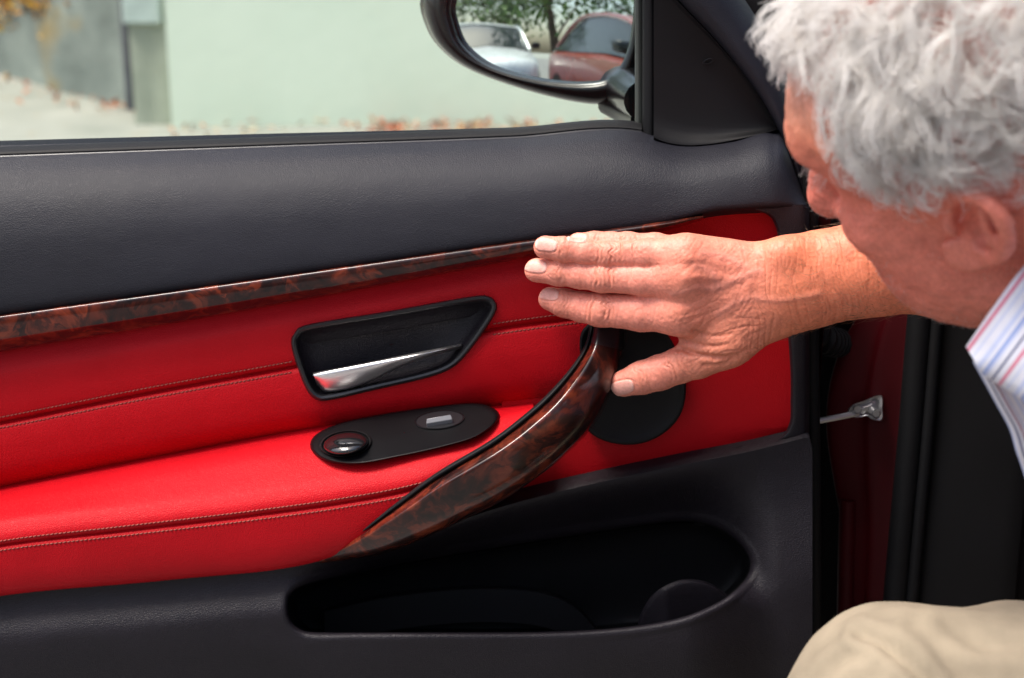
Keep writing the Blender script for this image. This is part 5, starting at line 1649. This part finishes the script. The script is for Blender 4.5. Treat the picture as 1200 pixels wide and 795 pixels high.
sf.cone(SH_R, SH_R * 0.35 + EL_R * 0.65, 0.070, 0.066, 0.03)
sf.cone(SH_L, SH_L * 0.35 + EL_L * 0.65, 0.070, 0.066, 0.03)
V, F = sf.mesh(); V = relax(V, F, 2); Nn_ = vnormals(V, F)
V = V + Nn_ * (0.007 * fbm(V * np.array([9, 9, 18]), 3, 77))[:, None]
shirt = obj('shirt', V, F, M['shirt'], person, colors=np.stack([V[:, 1] + 0.3 * V[:, 0] + 2, V[:, 1] * 0, V[:, 1] * 0], -1), autosharp=None)
# collar leaf: folded over along the upper edge
n = 60
fold = polyc([(1360, 205, -0.35), (1290, 238, -0.378), (1240, 276, -0.396), (1200, 318, -0.405), (1166, 362, -0.405), (1133, 408, -0.392)], n)
low = polyc([(1440, 330, -0.42), (1370, 440, -0.435), (1300, 510, -0.435), (1240, 500, -0.430), (1198, 468, -0.420), (1151, 439, -0.402)], n)
def cl_(f, dy, ox=0, oy=0):
    q = fold * (1 - f) + low * f
    return W(q[:, 0] + ox, q[:, 1] + oy, q[:, 2] + dy)
bulge = np.sin(np.linspace(0, np.pi, 9)) * 0.004
rows = [cl_(0.45, 0.016), cl_(0.15, 0.010), cl_(0.02, 0.0065, -1.0, -1.0), cl_(-0.015, 0.003, -1.0, -1.2), cl_(0.0, -0.001)] + [cl_(f, -0.002 - 0.006 * math.sin(f * math.pi)) for f in (0.12, 0.3, 0.5, 0.7, 0.88)] + [cl_(1.0, 0.0), cl_(1.01, 0.004), cl_(0.97, 0.006)]
G = blend_rails(rows, 4)
d_acr = np.cumsum(np.concatenate([[0], np.linalg.norm(np.diff(G, axis=0), axis=-1).mean(1)]))
q_ = px_of(G.reshape(-1, 3)); fdir = np.array([1133.0 - 1200, 408 - 318]); fdir /= np.linalg.norm(fdir)
vv = ((q_ - [1133, 408]) @ np.array([-fdir[1], fdir[0]])) / -1800.0
obj('collar', G.reshape(-1, 3), grid_faces(G.shape[0], n), M['shirt'], shirt, colors=np.stack([vv + 0.0510, 0 * vv, 0 * vv], -1), autosharp=None)
# open front of the shirt hanging below the collar
pl = polyc([(1143, 424, -0.395), (1152, 440, -0.395), (1170, 473, -0.388), (1186, 503, -0.382), (1194, 530, -0.378), (1202, 553, -0.372), (1222, 620, -0.36), (1260, 760, -0.345)], n)
rt = pl + np.stack([np.linspace(110, 170, n), np.linspace(30, 20, n), np.linspace(-0.02, 0.0, n)], -1)
def fr_(f, dy, ox=0): 
    q = pl * (1 - f) + rt * f
    return W(q[:, 0] + ox, q[:, 1], q[:, 2] + dy)
rows = [fr_(0.35, 0.014), fr_(0.08, 0.010), fr_(0.0, 0.006, -2), fr_(0.0, 0.002, -3), fr_(0.02, -0.002, -1), fr_(0.08, -0.003), fr_(0.11, 0.0005), fr_(0.3, 0.004), fr_(0.6, 0.002), fr_(1.0, 0.0)]
G = blend_rails(rows, 4)
d_acr = np.cumsum(np.concatenate([[0], np.linalg.norm(np.diff(G, axis=0), axis=-1).mean(1)]))
vv = np.repeat(d_acr, n)
obj('shirt_front', G.reshape(-1, 3), grid_faces(G.shape[0], n), M['shirt'], shirt, colors=np.stack([vv + 0.004, 0 * vv, 0 * vv], -1), autosharp=None)

# ------------------------------------------------------------------ beige trousers and shoes
KN = W(1052, 836, -0.36); TH = W(1200, 858, -0.36); HIP = np.array([0.74, -0.37, 0.46])
AN = np.array([KN[0] + 0.10, -0.37, 0.11])
KN2 = np.array([0.44, -0.10, 0.12]); HIP2 = np.array([0.76, -0.20, 0.42]); AN2 = np.array([0.80, -0.12, 0.10])
tf = Field((0.12, -0.56, 0.06), (1.05, 0.05, 0.68), 0.0045)
tf.cone(KN, TH, 0.066, 0.0755, 0.03); tf.cone(TH, HIP, 0.0755, 0.10, 0.03)
tf.cone(KN, KN * 0.5 + AN * 0.5, 0.064, 0.066, 0.03); tf.cone(KN * 0.5 + AN * 0.5, AN, 0.066, 0.058, 0.03)
tf.cone(HIP2, KN2, 0.095, 0.068, 0.03); tf.cone(KN2, AN2, 0.064, 0.055, 0.03)
tf.cone(HIP, HIP2, 0.115, 0.115, 0.05); tf.cone(PEL, PEL + [0.02, 0, 0.06], 0.15, 0.145, 0.05)
V, F = tf.mesh(); V = relax(V, F, 2); Nn_ = vnormals(V, F)
q_ = px_of(V)
dsp = 0.004 * fbm(V * np.array([14, 14, 14]), 3, 61)
def crease_px(pts, amp, w):
    c = polyc(pts, 40); dd = np.full(len(V), 1e9)
    for p_ in c: dd = np.minimum(dd, ((q_ - p_) ** 2).sum(1))
    dd = np.sqrt(dd); return -amp * np.exp(-(dd / w) ** 2) + amp * 0.7 * np.exp(-((dd - w * 2.4) / (w * 1.3)) ** 2)
fm_ = Nn_[:, 1] < 0.2
for pts, amp, w in (([(1008, 742), (1035, 754), (1062, 775), (1088, 800)], 0.0045, 7), ([(955, 800), (985, 772), (1010, 765)], 0.0025, 7), ([(1110, 735), (1150, 752), (1210, 758)], 0.0025, 10), ([(1075, 730), (1110, 770), (1150, 800)], 0.002, 9)):
    dsp += np.where(fm_, crease_px(pts, amp, w), 0)
V = V + Nn_ * dsp[:, None]
M['cotton'] = plain('beige_cotton', (0.255, 0.212, 0.152), 0.9, spec=0.2, bst=0.35, bscale=900, bdist=0.0006, noise=30)
obj('trousers', V, F, M['cotton'], person, autosharp=None, label='beige cotton trousers')
M['suede'] = plain('brown_shoe', (0.10, 0.055, 0.03), 0.6, bst=0.2, bscale=300)
for c0, d0 in ((AN, np.array([-1.0, 0.05, 0])), (AN2, np.array([0.15, 0.1, -1.0]))):
    sh_ = Field(c0 - 0.24, c0 + 0.24, 0.005)
    d0 = d0 / np.linalg.norm(d0); base = c0 - [0, 0, 0.055]
    if d0[0] < -0.5:
        sh_.cone(base + [0.03, 0, 0.02], base + d0 * 0.17 + [0, 0, 0.0], 0.042, 0.034, 0.02)
        sh_.cone(base + [0.02, 0, 0.03], c0 + [0, 0, 0.02], 0.044, 0.046, 0.02)
        sh_.ell(base + d0 * 0.07 + [0, 0, -0.028], (0.15, 0.048, 0.016), k=0.006)
    else:
        sh_.cone(c0 + [0.02, 0, -0.01], c0 + [0.10, 0, -0.055], 0.046, 0.036, 0.02)
        sh_.ell(c0 + [0.11, 0, 0.0], (0.018, 0.046, 0.11), k=0.02)
    V, F = sh_.mesh(); V = relax(V, F, 1)
    V[:, 2] = np.maximum(V[:, 2], 0.012)
    obj('shoe', V, F, M['suede'], person, autosharp=None)
